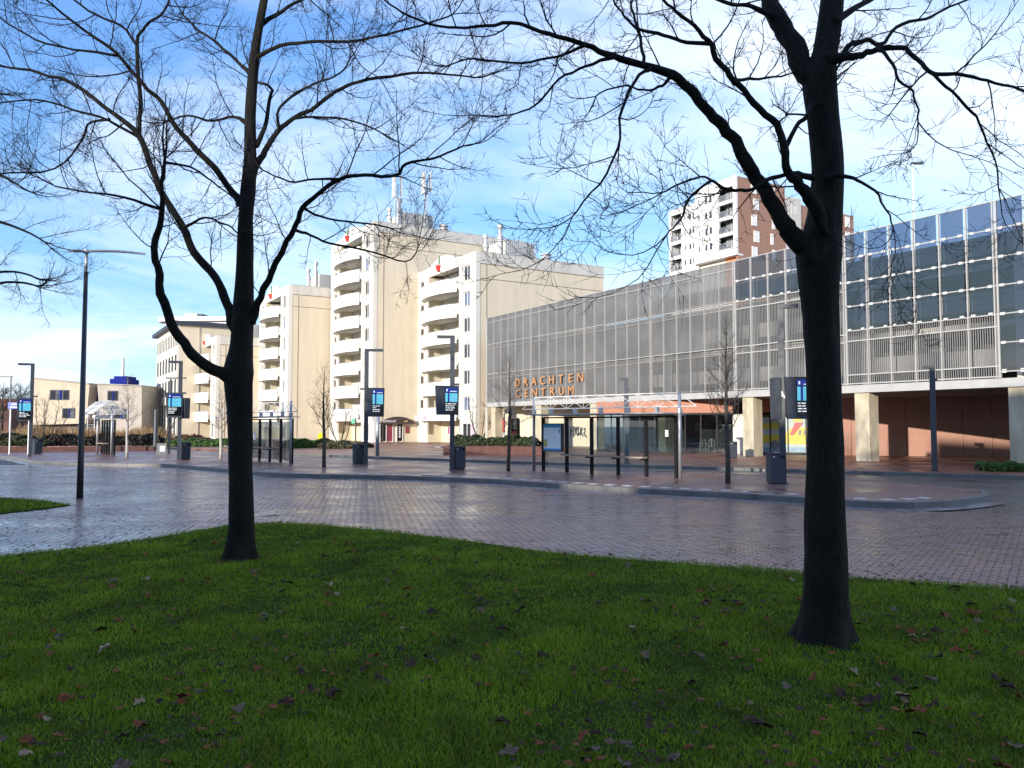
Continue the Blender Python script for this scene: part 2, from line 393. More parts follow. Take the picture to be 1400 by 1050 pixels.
# ------------------------------------------------------------------ brick road
ROADP = [p for p in gut_out[4:81]] + [G(1320, 702), G(1400, 707), G(1600, 718)] + [G(1650, 822)] + [p + Vector((0, -.12, 0)) for p in LE[::-1]] 
road = sheet('road', ROADP, -0.016, M_joint, kind='structure')
def brick_mat():
    m = bpy.data.materials.new('wet_paving_brick'); n, l, b = nodes_of(m)
    g = n.new('ShaderNodeNewGeometry'); oi = n.new('ShaderNodeObjectInfo')
    ad = n.new('ShaderNodeMath'); ad.operation = 'ADD'; l.new(g.outputs['Random Per Island'], ad.inputs[0]); l.new(oi.outputs['Random'], ad.inputs[1])
    fr = n.new('ShaderNodeMath'); fr.operation = 'FRACT'; l.new(ad.outputs[0], fr.inputs[0])
    rp = n.new('ShaderNodeValToRGB'); l.new(fr.outputs[0], rp.inputs[0]); cr_ = rp.color_ramp
    cr_.elements[0].color = (0.135, 0.070, 0.058, 1); cr_.elements[1].color = (0.25, 0.13, 0.10, 1)
    for p, c in ((.35, (0.18, 0.088, 0.070)), (.6, (0.225, 0.105, 0.08)), (.85, (0.185, 0.112, 0.092))):
        e = cr_.elements.new(p); e.color = (*c, 1)
    nz = n.new('ShaderNodeTexNoise'); l.new(g.outputs['Position'], nz.inputs['Vector']); nz.inputs['Scale'].default_value = 0.45; nz.inputs['Detail'].default_value = 6; nz.inputs['Roughness'].default_value = .62
    n2 = n.new('ShaderNodeTexNoise'); l.new(g.outputs['Position'], n2.inputs['Vector']); n2.inputs['Scale'].default_value = 60; n2.inputs['Detail'].default_value = 4
    mu = n.new('ShaderNodeMixRGB'); mu.blend_type = 'OVERLAY'; mu.inputs[0].default_value = .5; l.new(rp.outputs[0], mu.inputs[1]); l.new(n2.outputs['Fac'], mu.inputs[2])
    # worn and dirty tracks running along the road
    mp = n.new('ShaderNodeMapping'); l.new(g.outputs['Position'], mp.inputs[0]); mp.inputs['Rotation'].default_value = (0, 0, -BR_ANG); mp.inputs['Scale'].default_value = (.07, .9, 1)
    n3 = n.new('ShaderNodeTexNoise'); l.new(mp.outputs[0], n3.inputs['Vector']); n3.inputs['Scale'].default_value = 1.0; n3.inputs['Detail'].default_value = 5; n3.inputs['Roughness'].default_value = .6
    r3 = n.new('ShaderNodeValToRGB'); l.new(n3.outputs['Fac'], r3.inputs[0]); r3.color_ramp.elements[0].position = .36; r3.color_ramp.elements[1].position = .64
    r3.color_ramp.elements[0].color = (.62, .64, .70, 1); r3.color_ramp.elements[1].color = (1.22, 1.15, 1.1, 1)
    m3 = n.new('ShaderNodeMixRGB'); m3.blend_type = 'MULTIPLY'; m3.inputs[0].default_value = 1; l.new(mu.outputs[0], m3.inputs[1]); l.new(r3.outputs[0], m3.inputs[2])
    l.new(m3.outputs[0], b.inputs['Base Color'])
    mr = n.new('ShaderNodeMapRange'); av = n.new('ShaderNodeMath'); av.operation = 'MULTIPLY_ADD'; l.new(n3.outputs['Fac'], av.inputs[0]); av.inputs[1].default_value = .5
    hf = n.new('ShaderNodeMath'); hf.operation = 'MULTIPLY'; l.new(nz.outputs['Fac'], hf.inputs[0]); hf.inputs[1].default_value = .5; l.new(hf.outputs[0], av.inputs[2])
    l.new(av.outputs[0], mr.inputs[0]); mr.inputs[1].default_value = .40; mr.inputs[2].default_value = .60; mr.inputs[3].default_value = .14; mr.inputs[4].default_value = .44
    ar = n.new('ShaderNodeMath'); ar.operation = 'MULTIPLY_ADD'; l.new(fr.outputs[0], ar.inputs[0]); ar.inputs[1].default_value = .10; l.new(mr.outputs[0], ar.inputs[2])
    l.new(ar.outputs[0], b.inputs['Roughness']); b.inputs['Specular IOR Level'].default_value = .62
    b.inputs['Coat Weight'].default_value = .35; b.inputs['Coat Roughness'].default_value = .22; b.inputs['Coat IOR'].default_value = 1.35
    bp = n.new('ShaderNodeBump'); bp.inputs['Strength'].default_value = .12; bp.inputs['Distance'].default_value = .004; l.new(n2.outputs['Fac'], bp.inputs['Height']); l.new(bp.outputs[0], b.inputs['Normal'])
    return m
M_brick = brick_mat()
def brick_field():
    e = np.array([-0.83, 0.56]); e /= np.linalg.norm(e); f = np.array([-e[1], e[0]])
    if f[1] < 0: f = -f
    o = np.array([0.0, 16.0]); a = np.arange(-34, 46, 0.208); bb = np.arange(-34, 34, 0.106)
    A, Bq = np.meshgrid(a, bb); row = np.round(Bq / 0.106).astype(int)
    A = A + np.where(row % 2 == 0, 0, 0.104) + RNG.uniform(-.006, .006, A.shape)
    x = (o[0] + A * e[0] + Bq * f[0]).ravel(); y = (o[1] + A * e[1] + Bq * f[1]).ravel()
    ok = inpoly(x, y, ROADP) & (y > 6) & (y < 40)
    ok &= np.abs(x) / np.maximum(y, 1) < 0.72
    ok &= ~inpoly(x, y, LAWN2)
    x, y = x[ok], y[ok]; N = len(x)
    d = np.hypot(x, y); order = np.argsort(d)
    vis = np.abs(x / y) < .63
    onl = inpoly(x, y, LAWN); near = [i for i in order if vis[i] and not onl[i]][:300]
    L, W, c = .099, .0495, .006
    base = np.array([[-L, -W], [L, -W], [L, W], [-L, W]])
    # single bricks
    mes = []
    for k in range(6):
        a_, b_ = RNG.normal(0, .011, 2); z = RNG.uniform(-.001, .001) + np.array([a_ * p[0] + b_ * p[1] for p in base])
        vs = [(p[0], p[1], -.014) for p in base] + [(p[0] - np.sign(p[0]) * c, p[1] - np.sign(p[1]) * c, z[i]) for i, p in enumerate(base)]
        mes.append(MB().add(vs, [(4, 5, 6, 7), (0, 1, 5, 4), (1, 2, 6, 5), (2, 3, 7, 6), (3, 0, 4, 7)]).mesh('brick', M_brick))
    ang = math.atan2(e[1], e[0]); nearset = np.zeros(N, bool); nearset[near] = True
    for i in near: link('brick', mes[i % 6], road, (x[i], y[i], 0), ang + random.uniform(-.012, .012))
    x, y = x[~nearset], y[~nearset]; N = len(x)
    rot = ang + RNG.uniform(-.012, .012, N); cs, sn = np.cos(rot), np.sin(rot)
    V8 = np.zeros((N, 8, 3)); zt = RNG.uniform(-.002, .002, N)
    tx = RNG.normal(0, .011, N); ty = RNG.normal(0, .011, N)
    for k in range(8):
        p = base[k % 4]; s_ = 0 if k < 4 else 1
        lx = p[0] - s_ * np.sign(p[0]) * c; ly = p[1] - s_ * np.sign(p[1]) * c
        V8[:, k, 0] = x + cs * lx - sn * ly; V8[:, k, 1] = y + sn * lx + cs * ly
        V8[:, k, 2] = -.014 if k < 4 else zt + tx * lx + ty * ly
    F5 = np.array([(4, 5, 6, 7), (0, 1, 5, 4), (1, 2, 6, 5), (2, 3, 7, 6), (3, 0, 4, 7)])
    fast_mesh('paving_bricks', V8.reshape(-1, 3), (F5[None] + (np.arange(N) * 8)[:, None, None]).reshape(-1, 4), M_brick, road, kind='stuff')
    return N
def fast_mesh(name, verts, faces, mats, parent=None, smooth=False, mi=None, **kw):
    me = bpy.data.meshes.new(name); nv = len(verts); nf, k = faces.shape
    me.vertices.add(nv); me.vertices.foreach_set('co', np.asarray(verts, np.float32).ravel())
    me.loops.add(nf * k); me.loops.foreach_set('vertex_index', faces.astype(np.int32).ravel())
    me.polygons.add(nf); me.polygons.foreach_set('loop_start', np.arange(0, nf * k, k, dtype=np.int32))
    try: me.polygons.foreach_set('loop_total', np.full(nf, k, np.int32))
    except Exception: pass
    for m in (mats if isinstance(mats, (list, tuple)) else [mats]): me.materials.append(m)
    if mi is not None: me.polygons.foreach_set('material_index', mi.astype(np.int32))
    me.polygons.foreach_set('use_smooth', np.full(nf, bool(smooth)))
    me.update(calc_edges=True); me.validate()
    return link(name, me, parent, **kw)
print('bricks', brick_field())
# puddles: still water lying on the bricks
M_water = bpy.data.materials.new('puddle_water'); _n, _l, _b = nodes_of(M_water)
_b.inputs['Base Color'].default_value = (.03, .028, .03, 1); _b.inputs['Roughness'].default_value = .03; _b.inputs['Specular IOR Level'].default_value = .6
def puddle(px, py, w, d, seed):
    rnd = random.Random(seed); c = G(px, py); n = 26; ph = [rnd.uniform(0, 6.28) for _ in range(4)]
    poly = []
    for i in range(n):
        a = 2 * math.pi * i / n; r = 1 + .25 * math.sin(2 * a + ph[0]) + .18 * math.sin(3 * a + ph[1]) + .1 * math.sin(5 * a + ph[2])
        poly.append((c.x + math.cos(a) * r * w, c.y + math.sin(a) * r * d))
    o = sheet('puddle', poly, 0.005, M_water, kind='structure')
for q in ((362, 705.5, .26, .10, 1), (508, 724.5, .30, .07, 2)):
    puddle(*q)

# ================================================================== LAWN
def lawn_z(x, y): return 0.035 + 0.012 * np.sin(x * .9 + 1) * np.cos(y * .7)
M_lawn = pm('lawn_soil', (0.035, 0.055, 0.012), 1.0, 0.4, 6, 0.3, 40, spec=0.0, world=True)
def make_lawn(name, poly, zfun):
    bm = bmesh.new(); vs = [bm.verts.new((p.x, p.y, 0)) for p in poly]; bm.faces.new(vs)
    bmesh.ops.triangulate(bm, faces=bm.faces)
    for _ in range(6): bmesh.ops.subdivide_edges(bm, edges=[e for e in bm.edges if e.calc_length() > .35], cuts=1); bmesh.ops.triangulate(bm, faces=bm.faces)
    bmesh.ops.triangulate(bm, faces=bm.faces)
    bset = {v for e in bm.edges if len(e.link_faces) == 1 for v in e.verts}
    for v in bm.verts: v.co.z = float(zfun(v.co.x, v.co.y)) - .012 if v not in bset else 0.012
    bmesh.ops.recalc_face_normals(bm, faces=bm.faces)
    if bm.faces[:][0].normal.z < 0: bmesh.ops.reverse_faces(bm, faces=bm.faces)
    me = bpy.data.meshes.new(name); bm.to_mesh(me); bm.free(); me.materials.append(M_lawn)
    return link(name, me, kind='structure')
lawn = make_lawn('lawn', LAWN, lawn_z)
lawn2 = make_lawn('lawn_strip', LAWN2, lambda x, y: 0.03)
def grass_mat():
    m = bpy.data.materials.new('grass_blade'); n, l, b = nodes_of(m)
    g = n.new('ShaderNodeNewGeometry')
    rp = n.new('ShaderNodeValToRGB'); l.new(g.outputs['Random Per Island'], rp.inputs[0]); e = rp.color_ramp.elements
    e[0].color = (0.075, 0.160, 0.010, 1); e[1].color = (0.23, 0.36, 0.024, 1)
    for p, c in ((.5, (0.130, 0.275, 0.012)), (.8, (0.175, 0.325, 0.016)), (.97, (0.29, 0.31, 0.05))):
        q = e.new(p); q.color = (*c, 1)
    nz = n.new('ShaderNodeTexNoise'); l.new(g.outputs['Position'], nz.inputs['Vector']); nz.inputs['Scale'].default_value = 1.1; nz.inputs['Detail'].default_value = 5; nz.inputs['Roughness'].default_value = .65
    r2 = n.new('ShaderNodeValToRGB'); l.new(nz.outputs['Fac'], r2.inputs[0]); r2.color_ramp.elements[0].position = .32; r2.color_ramp.elements[1].position = .66
    r2.color_ramp.elements[0].color = (.66, .52, .55, 1); r2.color_ramp.elements[1].color = (1.55, 1.28, .85, 1)
    mu = n.new('ShaderNodeMixRGB'); mu.blend_type = 'MULTIPLY'; mu.inputs[0].default_value = 1; l.new(rp.outputs[0], mu.inputs[1]); l.new(r2.outputs[0], mu.inputs[2])
    l.new(mu.outputs[0], b.inputs['Base Color']); b.inputs['Roughness'].default_value = .5; b.inputs['Specular IOR Level'].default_value = .3
    tl_ = n.new('ShaderNodeBsdfTranslucent'); l.new(mu.outputs[0], tl_.inputs[0]); ms = n.new('ShaderNodeMixShader'); ms.inputs[0].default_value = .35
    l.new(b.outputs[0], ms.inputs[1]); l.new(tl_.outputs[0], ms.inputs[2]); l.new(ms.outputs[0], n['Material Output'].inputs[0])
    return m
M_grass = grass_mat()
def blades(name, x, y, z, h, w, lean, mat, parent=None, **kw):
    N = len(x); a = RNG.uniform(0, 2 * math.pi, N); la = RNG.uniform(0, 2 * math.pi, N)
    ca, sa = np.cos(a), np.sin(a); lx, ly = np.cos(la) * lean, np.sin(la) * lean
    V5 = np.zeros((N, 5, 3)); hw = w / 2
    V5[:, 0] = np.stack([x - ca * hw, y - sa * hw, z], 1); V5[:, 1] = np.stack([x + ca * hw, y + sa * hw, z], 1)
    mx_, my_ = x + lx * h * .35, y + ly * h * .35
    V5[:, 2] = np.stack([mx_ + ca * hw * .8, my_ + sa * hw * .8, z + h * .6], 1); V5[:, 3] = np.stack([mx_ - ca * hw * .8, my_ - sa * hw * .8, z + h * .6], 1)
    V5[:, 4] = np.stack([x + lx * h, y + ly * h, z + h * RNG.uniform(.75, 1.0, N)], 1)
    T = np.array([(0, 1, 2), (0, 2, 3), (3, 2, 4)])
    return fast_mesh(name, V5.reshape(-1, 3), (T[None] + (np.arange(N) * 5)[:, None, None]).reshape(-1, 3), mat, parent, **kw)
def scatter_lawn(poly, n, p=1.5, ymax=17):
    out_x, out_y = [], []
    tot = 0
    while tot < n:
        # uniform in screen-ish space: depth with pdf ~ y^(1-p)
        u_ = RNG.uniform(0, 1, n); y0, y1 = 3.0, ymax; k = 2 - p
        yy = (y0 ** k + u_ * (y1 ** k - y0 ** k)) ** (1 / k); xx = RNG.uniform(-.8, .8, n) * yy
        ok = inpoly(xx, yy, poly); out_x.append(xx[ok]); out_y.append(yy[ok]); tot += ok.sum()
    return np.concatenate(out_x)[:n], np.concatenate(out_y)[:n]
x, y = scatter_lawn(LAWN, 340000)
jx, jy = RNG.normal(0, .035, len(x)), RNG.normal(0, .035, len(x)); x, y = x + jx, y + jy
thin = np.array([noise.noise((a * .9, b * .9, 4.2)) + .5 * noise.noise((a * 3.1, b * 3.1, 1.2)) for a, b in zip(x, y)]); keep = (thin < .30) | (RNG.uniform(0, 1, len(x)) < .42); x, y, thin = x[keep], y[keep], thin[keep]
hh = RNG.uniform(.016, .046, len(x)) * np.clip(1.15 - .7 * thin, .5, 1.5) * (1 + .35 * np.sin(x * 1.7 + 2) * np.sin(y * 1.3) + .3 * np.sin(x * 5.1) * np.sin(y * 4.3 + 1))
blades('grass', x, y, lawn_z(x, y) - .005, hh, .0035 + .00045 * y, RNG.uniform(.2, 1.1, len(x)), M_grass, label='short green lawn grass covering the foreground', kind='stuff')
bx = [min(p.x for p in LAWN2), max(p.x for p in LAWN2), min(p.y for p in LAWN2), max(p.y for p in LAWN2)]
x = RNG.uniform(max(bx[0], -22), bx[1], 60000); y = RNG.uniform(bx[2], bx[3], 60000); ok = inpoly(x, y, LAWN2); x, y = x[ok], y[ok]
blades('grass', x, y, np.full(len(x), .02), RNG.uniform(.03, .07, len(x)), np.full(len(x), .012), RNG.uniform(.2, 1, len(x)), M_grass, label='green grass of the small lawn strip at the left edge', kind='stuff')
# fallen leaves
LEAFC = [('dark brown', (0.045, 0.026, 0.018)), ('reddish brown', (0.17, 0.055, 0.022)), ('pale tan', (0.27, 0.195, 0.115)), ('grey brown', (0.13, 0.09, 0.06))]
LEAFM = [pm('leaf_' + a.replace(' ', '_'), c, .8, .3, 25, spec=.15) for a, c in LEAFC]
def leaf_mesh(seed, m):
    rnd = random.Random(seed); n = 18; vs = [(0, 0, .006)]
    for i in range(n):
        a = 2 * math.pi * i / n; r = .045 * (1 + .30 * math.cos(5 * a + rnd.uniform(-.3, .3)) * (abs(math.sin(a)) ** .3) + rnd.uniform(-.08, .08)) * (1.25 if abs(math.cos(a)) > .8 else 1)
        vs.append((r * math.cos(a), r * math.sin(a) * .8, .004 + rnd.uniform(0, .018) + .012 * math.cos(2 * a + seed)))
    mb = MB().add(vs, [(0, i + 1, (i + 1) % n + 1) for i in range(n)]); mb.tube([(-.045, 0, .008), (-.075, .006, .012)], .0018, 4)
    return mb.mesh('fallen_leaf', m, fix=False)
LM = [[leaf_mesh(k * 7 + j, LEAFM[k]) for j in range(4)] for k in range(4)]
x, y = scatter_lawn(LAWN, 900, 1.25, 13.5); cnt = 0
for i in range(len(x)):
    if abs(x[i] / y[i]) > .66 or cnt >= 285: continue
    if noise.noise((x[i] * .75, y[i] * .75, 21)) + .6 * noise.noise((x[i] * 2.6, y[i] * 2.6, 5)) < random.uniform(-.35, .45): continue
    cnt += 1
    k = random.choices([0, 1, 2, 3], [.42, .24, .12, .22])[0]
    o = link('fallen_leaf', random.choice(LM[k]), None, (x[i], y[i], float(lawn_z(x[i], y[i])) + random.uniform(.02, .042)), random.uniform(0, 6.28),
             label=LEAFC[k][0] + ' fallen leaf lying in the foreground grass', cat='leaf', group=LEAFC[k][0] + ' fallen leaves on the lawn')
    o.rotation_euler = (random.uniform(-.35, .35), random.uniform(-.35, .35), random.uniform(0, 6.28)); s_ = random.uniform(.6, 1.25); o.scale = (s_, s_, s_)
# leaf litter on the wet bricks at the left
def litter():
    mb = MB(); n = 0
    while n < 900:
        px, py = random.uniform(-40, 420), random.uniform(690, 765)
        if n > 700: px = random.uniform(380, 1400); py = float(np.interp(px, [q[0] for q in L_px], [q[1] for q in L_px])) - abs(random.gauss(0, 9))
        p = G(px, py)
        t = np.array([p.x]), np.array([p.y])
        if not inpoly(*t, ROADP)[0] or inpoly(*t, LAWN)[0] or inpoly(*t, LAWN2)[0]: continue
        if n <= 700 and noise.noise((p.x * .6, p.y * .8, 3)) < -.12: continue
        s_ = random.uniform(.012, .04); a = random.uniform(0, 6.28); k = 5
        vs = [(p.x + s_ * random.uniform(.6, 1.2) * math.cos(a + 6.28 * i / k), p.y + s_ * random.uniform(.5, 1) * math.sin(a + 6.28 * i / k), .006 + random.uniform(0, .008)) for i in range(k)]
        mb.add(vs, [tuple(range(k))]); n += 1
    mb.build('leaf_litter', LEAFM[0], fix=False, label='dark wet leaf litter scattered over the bricks', kind='stuff')
    mb = MB(); xs, ys = scatter_lawn(LAWN, 2600, 1.3, 14)
    for px_, py_ in zip(xs, ys):
        if noise.noise((px_ * .7, py_ * .7, 8)) < -.05: continue
        s_ = random.uniform(.015, .042); a = random.uniform(0, 6.28); zz = float(lawn_z(px_, py_)) + random.uniform(.02, .05)
        mb.add([(px_ + s_ * random.uniform(.5, 1.2) * math.cos(a + 1.2566 * i), py_ + s_ * random.uniform(.5, 1) * math.sin(a + 1.2566 * i), zz + random.uniform(-.008, .012)) for i in range(5)], [(0, 1, 2, 3, 4)], random.choice((0, 0, 1)))
    mb.build('leaf_crumbs', [LEAFM[0], LEAFM[1]], fix=False, label='small dark crumbs of decayed leaves in the lawn grass', kind='stuff')
litter()

# ================================================================== BUILDINGS
_wc = {}
def window(parent, x0, x1, z0, z1, y=0.0, side=None, mull=1, pane=None, frame=None, name='window', curtain=False, depth=.08, fw=.07):
    """frame + pane facing local +y; side='x' -> facing local -x with x0..x1 running along y"""
    w, h = x1 - x0, z1 - z0; pane = pane or M_pane; frame = frame or M_frame
    key = (round(w, 3), round(h, 3), mull, frame.name, depth, fw)
    if key not in _wc:
        mb = MB().box(-w / 2, -w / 2 + fw, -depth, 0, 0, h).box(w / 2 - fw, w / 2, -depth, 0, 0, h).box(-w / 2 + fw, w / 2 - fw, -depth, 0, 0, fw).box(-w / 2 + fw, w / 2 - fw, -depth, 0, h - fw, h)
        for i in range(mull):
            x = -w / 2 + w * (i + 1) / (mull + 1); mb.box(x - fw * .45, x + fw * .45, -depth, -.01, fw, h - fw)
        _wc[key] = mb.mesh('window', frame)
    k2 = ('p', round(w, 3), round(h, 3), pane.name, depth)
    if k2 not in _wc: _wc[k2] = MB().box(-w / 2 + .02, w / 2 - .02, -depth * .75, -depth * .6, .02, h - .02).mesh('pane', pane)
    o = link(name, _wc[key], parent)
    if side == 'x':
        o.location = (y, (x0 + x1) / 2, z0); o.rotation_euler = (0, 0, math.pi / 2)
    else: o.location = ((x0 + x1) / 2, y, z0)
    p = link('pane', _wc[k2], o)
    if curtain:
        k3 = ('c', round(w, 3), round(h, 3))
        if k3 not in _wc:
            mb = MB(); n = 10; hw = w * .42
            for i in range(n):
                xa = -w / 2 + .05 + hw * i / n; mb.box(xa, xa + hw / n * .9, -depth - .05 - .02 * (i % 2), -depth - .03 - .02 * (i % 2), .03, h - .03)
            _wc[k3] = mb.mesh('curtain', M_curtain)
        link('curtain', _wc[k3], o)
    return o
M_red = pm('red_glaze', (0.55, 0.03, 0.03), .4, .1)
M_green = pm('green_paint', (0.10, 0.22, 0.08), .5, .1)
M_corr = pm('corrugated_metal', (0.46, 0.46, 0.47), .5, .1, 2, metal=.2)
M_pink = pm('pink_sign', (0.75, 0.35, 0.55), .5, .05)
ST = 2.67
def local_y(C, x, px):
    """distance q behind the front plane, at x along it, that shows at pixel column px"""
    r = (px - 700) / FPX; bx_ = C.x + x * U.x; by_ = C.y + x * U.y
    return (r * by_ - bx_) / (V.x - r * V.y)
def local_x(C, px, q=0.0):
    r = (px - 700) / FPX; bx_ = C.x + q * V.x; by_ = C.y + q * V.y
    return (r * by_ - bx_) / (U.x - r * U.y)
def vent(parent, x, y, z, h, r=.22):
    mb = MB().tube([(x, y, z), (x, y, z + h * .7)], r, 12).tube([(x, y, z + h * .62), (x, y, z + h * .72)], r * 1.45, 12).tube([(x, y, z + h * .72), (x, y, z + h * .9)], r * .9, 12).tube([(x, y, z + h * .9), (x, y, z + h)], r * 1.4, 12)
    mb.build('vent_pipe', M_corr, parent, smooth=False)
def machine_room(T, x0, x1, y0, y1, z0, z1):
    o = MB().box(x0, x1, y0, y1, z0, z1).build('machine_room', M_white, T)
    mb = MB(); n = 16
    for i in range(n):
        ya = y0 + (y1 - y0) * i / n; mb.box(x0 - .05, x0 - .004, ya + .03, ya + (y1 - y0) / n * .6, z0, z1 + .04)
    mb.build('corrugated_cladding', M_corr, o)
def tower(px, Y, n, label, D=16.0, L=14.44, masts=False, ground='shop', seed=0):
    rnd = random.Random(seed)
    C = Vector(((px - 700) / FPX * Y, Y, 0.1)); T = thing('apartment_tower', C, ROT, label, 'apartment building', 'stepped white and beige apartment towers')
    Ht = n * ST + .6; zf = n * ST - .35
    MB().box(0, .3, -D, -.45, 0, Ht - 1.2).build('side_wall', M_beige, T)
    MB().box(.3, L, -D, -1.9, 0, n * ST - .1).build('rear_wall', M_beige, T)
    MB().box(-.03, .45, -.45, .03, 0, Ht).build('corner_pilaster', M_white, T)
    b = MB().box(-.04, .32, -D - .03, -.45, Ht - 1.19, Ht).build('parapet_band', M_conc, T)
    mb = MB()
    for f in (.33, .66): mb.box(-.043, -.036, -D * f - .02, -D * f + .02, Ht - 1.19, Ht - .001)
    mb.box(-.05, -.036, -D, -.45, Ht - .07, Ht + .015); mb.build('coping_joint', M_concd, b)
    M_line = pm('joint_line', (.22, .18, .13), .9, .1)
    for z, t in ((Ht - 1.27, .08), (Ht - 2.75, .07)):
        MB().box(-.014, .01, -D, -.45, z, z + t).build('brick_joint', M_line, T)
    MB().box(-.02, .02, -1.25, -1.18, 0, Ht - 1.3).build('downpipe', M_line, T)
    # right bay with windows
    w1 = [(1.3, 2.85, k * ST + .65, k * ST + 2.12) for k in range(1, n)]
    mb = MB(); wall_open(mb, .45, 3.67, 0 if ground != 'shop' else 2.5, zf, w1, -.25, 0); mb.box(3.45, 3.67, -1.9, -.25, 0, zf); mb.build('front_wall', M_white, T)
    for k, (a, b_, c, d) in enumerate(w1):
        window(T, a, b_, c, d, -.14, mull=1, pane=M_pane2 if rnd.random() < .45 else M_pane, curtain=rnd.random() < .5)
        MB().box(a - .08, b_ + .08, 0, .06, c - .06, c - .004).build('sill', M_concd, T)
    # left bay
    w2 = [(12.2, 13.4, k * ST + .65, k * ST + 2.12) for k in range(1, n)]
    mb = MB(); wall_open(mb, 11.2, L, 0, zf, w2, -.25, 0); mb.box(L - .25, L, -1.9, -.25, 0, zf); mb.build('front_wall', M_white, T)
    for (a, b_, c, d) in w2:
        window(T, a, b_, c, d, -.14, mull=0, curtain=rnd.random() < .4)
        MB().box(a - .08, b_ + .08, 0, .06, c - .06, c - .004).build('sill', M_concd, T)
    MB().box(10.95, 11.2, -1.9, 0, 0, zf).build('loggia_side_wall', pm('cream_panel', (.62, .56, .42), .8, .06, stretch=(1, 1, 3)), T)
    # loggia back wall
    w3 = []
    for k in range(1, n):
        w3 += [(3.95, 4.75, k * ST + .1, k * ST + 2.1), (4.95, 6.0, k * ST + .7, k * ST + 2.1), (6.2, 6.7, k * ST + .7, k * ST + 2.1)]
    mb = MB(); wall_open(mb, 3.67, 10.95, ST - .2, zf, w3, -1.9 + .003, -1.7); mb.build('loggia_back_wall', M_white, T)
    for (a, b_, c, d) in w3: window(T, a, b_, c, d, -1.76, mull=0, curtain=rnd.random() < .3)
    # balconies
    x0, x1 = 3.67, 12.35; m = 20; prof = []
    for i in range(m + 1):
        s_ = i / m; prof.append((x0 + (x1 - x0) * s_, .05 + 1.25 * math.sin(math.pi * min(1, s_ * .97 + .02)) ** .62))
    inner = [(x, max(.02, y - .13)) for x, y in prof]
    key = 'balcony'
    if key not in _wc:
        mb = MB()
        vs = [(x, y, -.34) for x, y in prof] + [(x, y, 1.05) for x, y in prof] + [(x, y, 1.05) for x, y in inner] + [(x, y, .01) for x, y in inner]
        q = m + 1; fs = []
        for i in range(m): fs += [(i, i + 1, q + i + 1, q + i), (q + i, q + i + 1, 2 * q + i + 1, 2 * q + i), (2 * q + i, 2 * q + i + 1, 3 * q + i + 1, 3 * q + i)]
        mb.add(vs, fs); mb.add([(x, y, -.34) for x, y in prof] + [(x1, -.02, -.34), (x0, -.02, -.34)], [tuple(range(q + 2))])
        mb.add([(x, y, .012) for x, y in prof] + [(x1, -.02, .012), (x0, -.02, .012)], [tuple(range(q + 2))])
        _wc[key] = mb.mesh('balcony', M_bal)
        mb = MB(); mb.tube([(x, y - .06, 1.12) for x, y in prof], .025, 6); _wc['rail'] = mb.mesh('handrail', M_steel)
        mb = MB()
        for i in range(m): mb.bar((prof[i][0], prof[i][1] + .006, -.12), (prof[i + 1][0], prof[i + 1][1] + .006, -.12), .012, .03)
        _wc['drip'] = mb.mesh('drip_groove', M_concd)
    for k in range(1, n):
        o = link('balcony', _wc[key], T, (0, 0, k * ST)); link('handrail', _wc['rail'], o); link('drip_groove', _wc['drip'], o)
        MB().box(3.67, 10.95, -1.7, -.03, k * ST - .2, k * ST).build('floor_slab', M_bal, T)
        MB().box(10.6, 10.85, .12, .34, k * ST - ST + 1.0, k * ST - .34).build('balcony_post', M_bal, T)
    # front parapet with its raised curve
    top = [(.46, Ht), (3.9, Ht), (4.6, Ht + .12), (5.6, Ht + .62), (6.6, Ht + .8), (8.0, Ht + .82), (8.02, Ht + .05), (8.6, Ht + .05), (8.62, Ht + .72), (9.4, Ht + .55), (10.4, Ht + .15), (11.4, Ht), (L, Ht)]
    MB().prism([(.46, zf)] + top + [(L, zf)], 'y', -.25, .02).build('front_parapet', M_bal, T)
    MB().box(.32, L, -D, -.25, n * ST - .1, n * ST + .1).build('roof', M_conc, T)
    MB().box(L - .3, L, -D, -.3, n * ST + .1, Ht).box(.32, L - .3, -D, -D + .3, n * ST + .1, Ht).build('rear_parapet', M_conc, T)
    pot = MB().tube([(8.3, .05, Ht - .75), (8.3, .05, Ht - .7), (8.3, .05, Ht - .1)], [.2, .22, .42], 10); pot.build('red_pot', M_red, T)
    MB().tube([(8.3, .05, Ht - .1), (8.3, .05, Ht + 1.0)], .09, 6).build('plant_stem', M_green, T)
    ya, yb = local_y(C, 1.5, px + 39.5), local_y(C, 1.5, px + 79.5) if not masts else local_y(C, 1.5, px + 80)
    machine_room(T, 1.5, 5.1, -8.0, -4.2, n * ST + .1, Ht + 1.9)
    vent(T, 1.9, -3.9, n * ST + .1, 4.0); vent(T, 5.0, -3.9, n * ST + .1, 3.6)
    if n >= 8 or n == 7: vent(T, 1.2, -9.2, n * ST + .1, 1.4, .4)
    return T, C
T3, C3 = tower(650.5, 79.0, 7, 'nearest beige apartment tower with round white balconies, beside the grey mesh facade', seed=1)
T2, C2 = tower(509, 87.9, 9, 'tallest beige apartment tower with antenna masts on its roof', D=20, seed=2, masts=True)
T1, C1 = tower(393, 98.0, 7, 'lower beige apartment tower left of the tallest one, behind the left tree', seed=3)
T0, C0 = tower(294.5, 107.0, 5, 'lowest beige apartment tower, furthest left and next to the office block', seed=4)
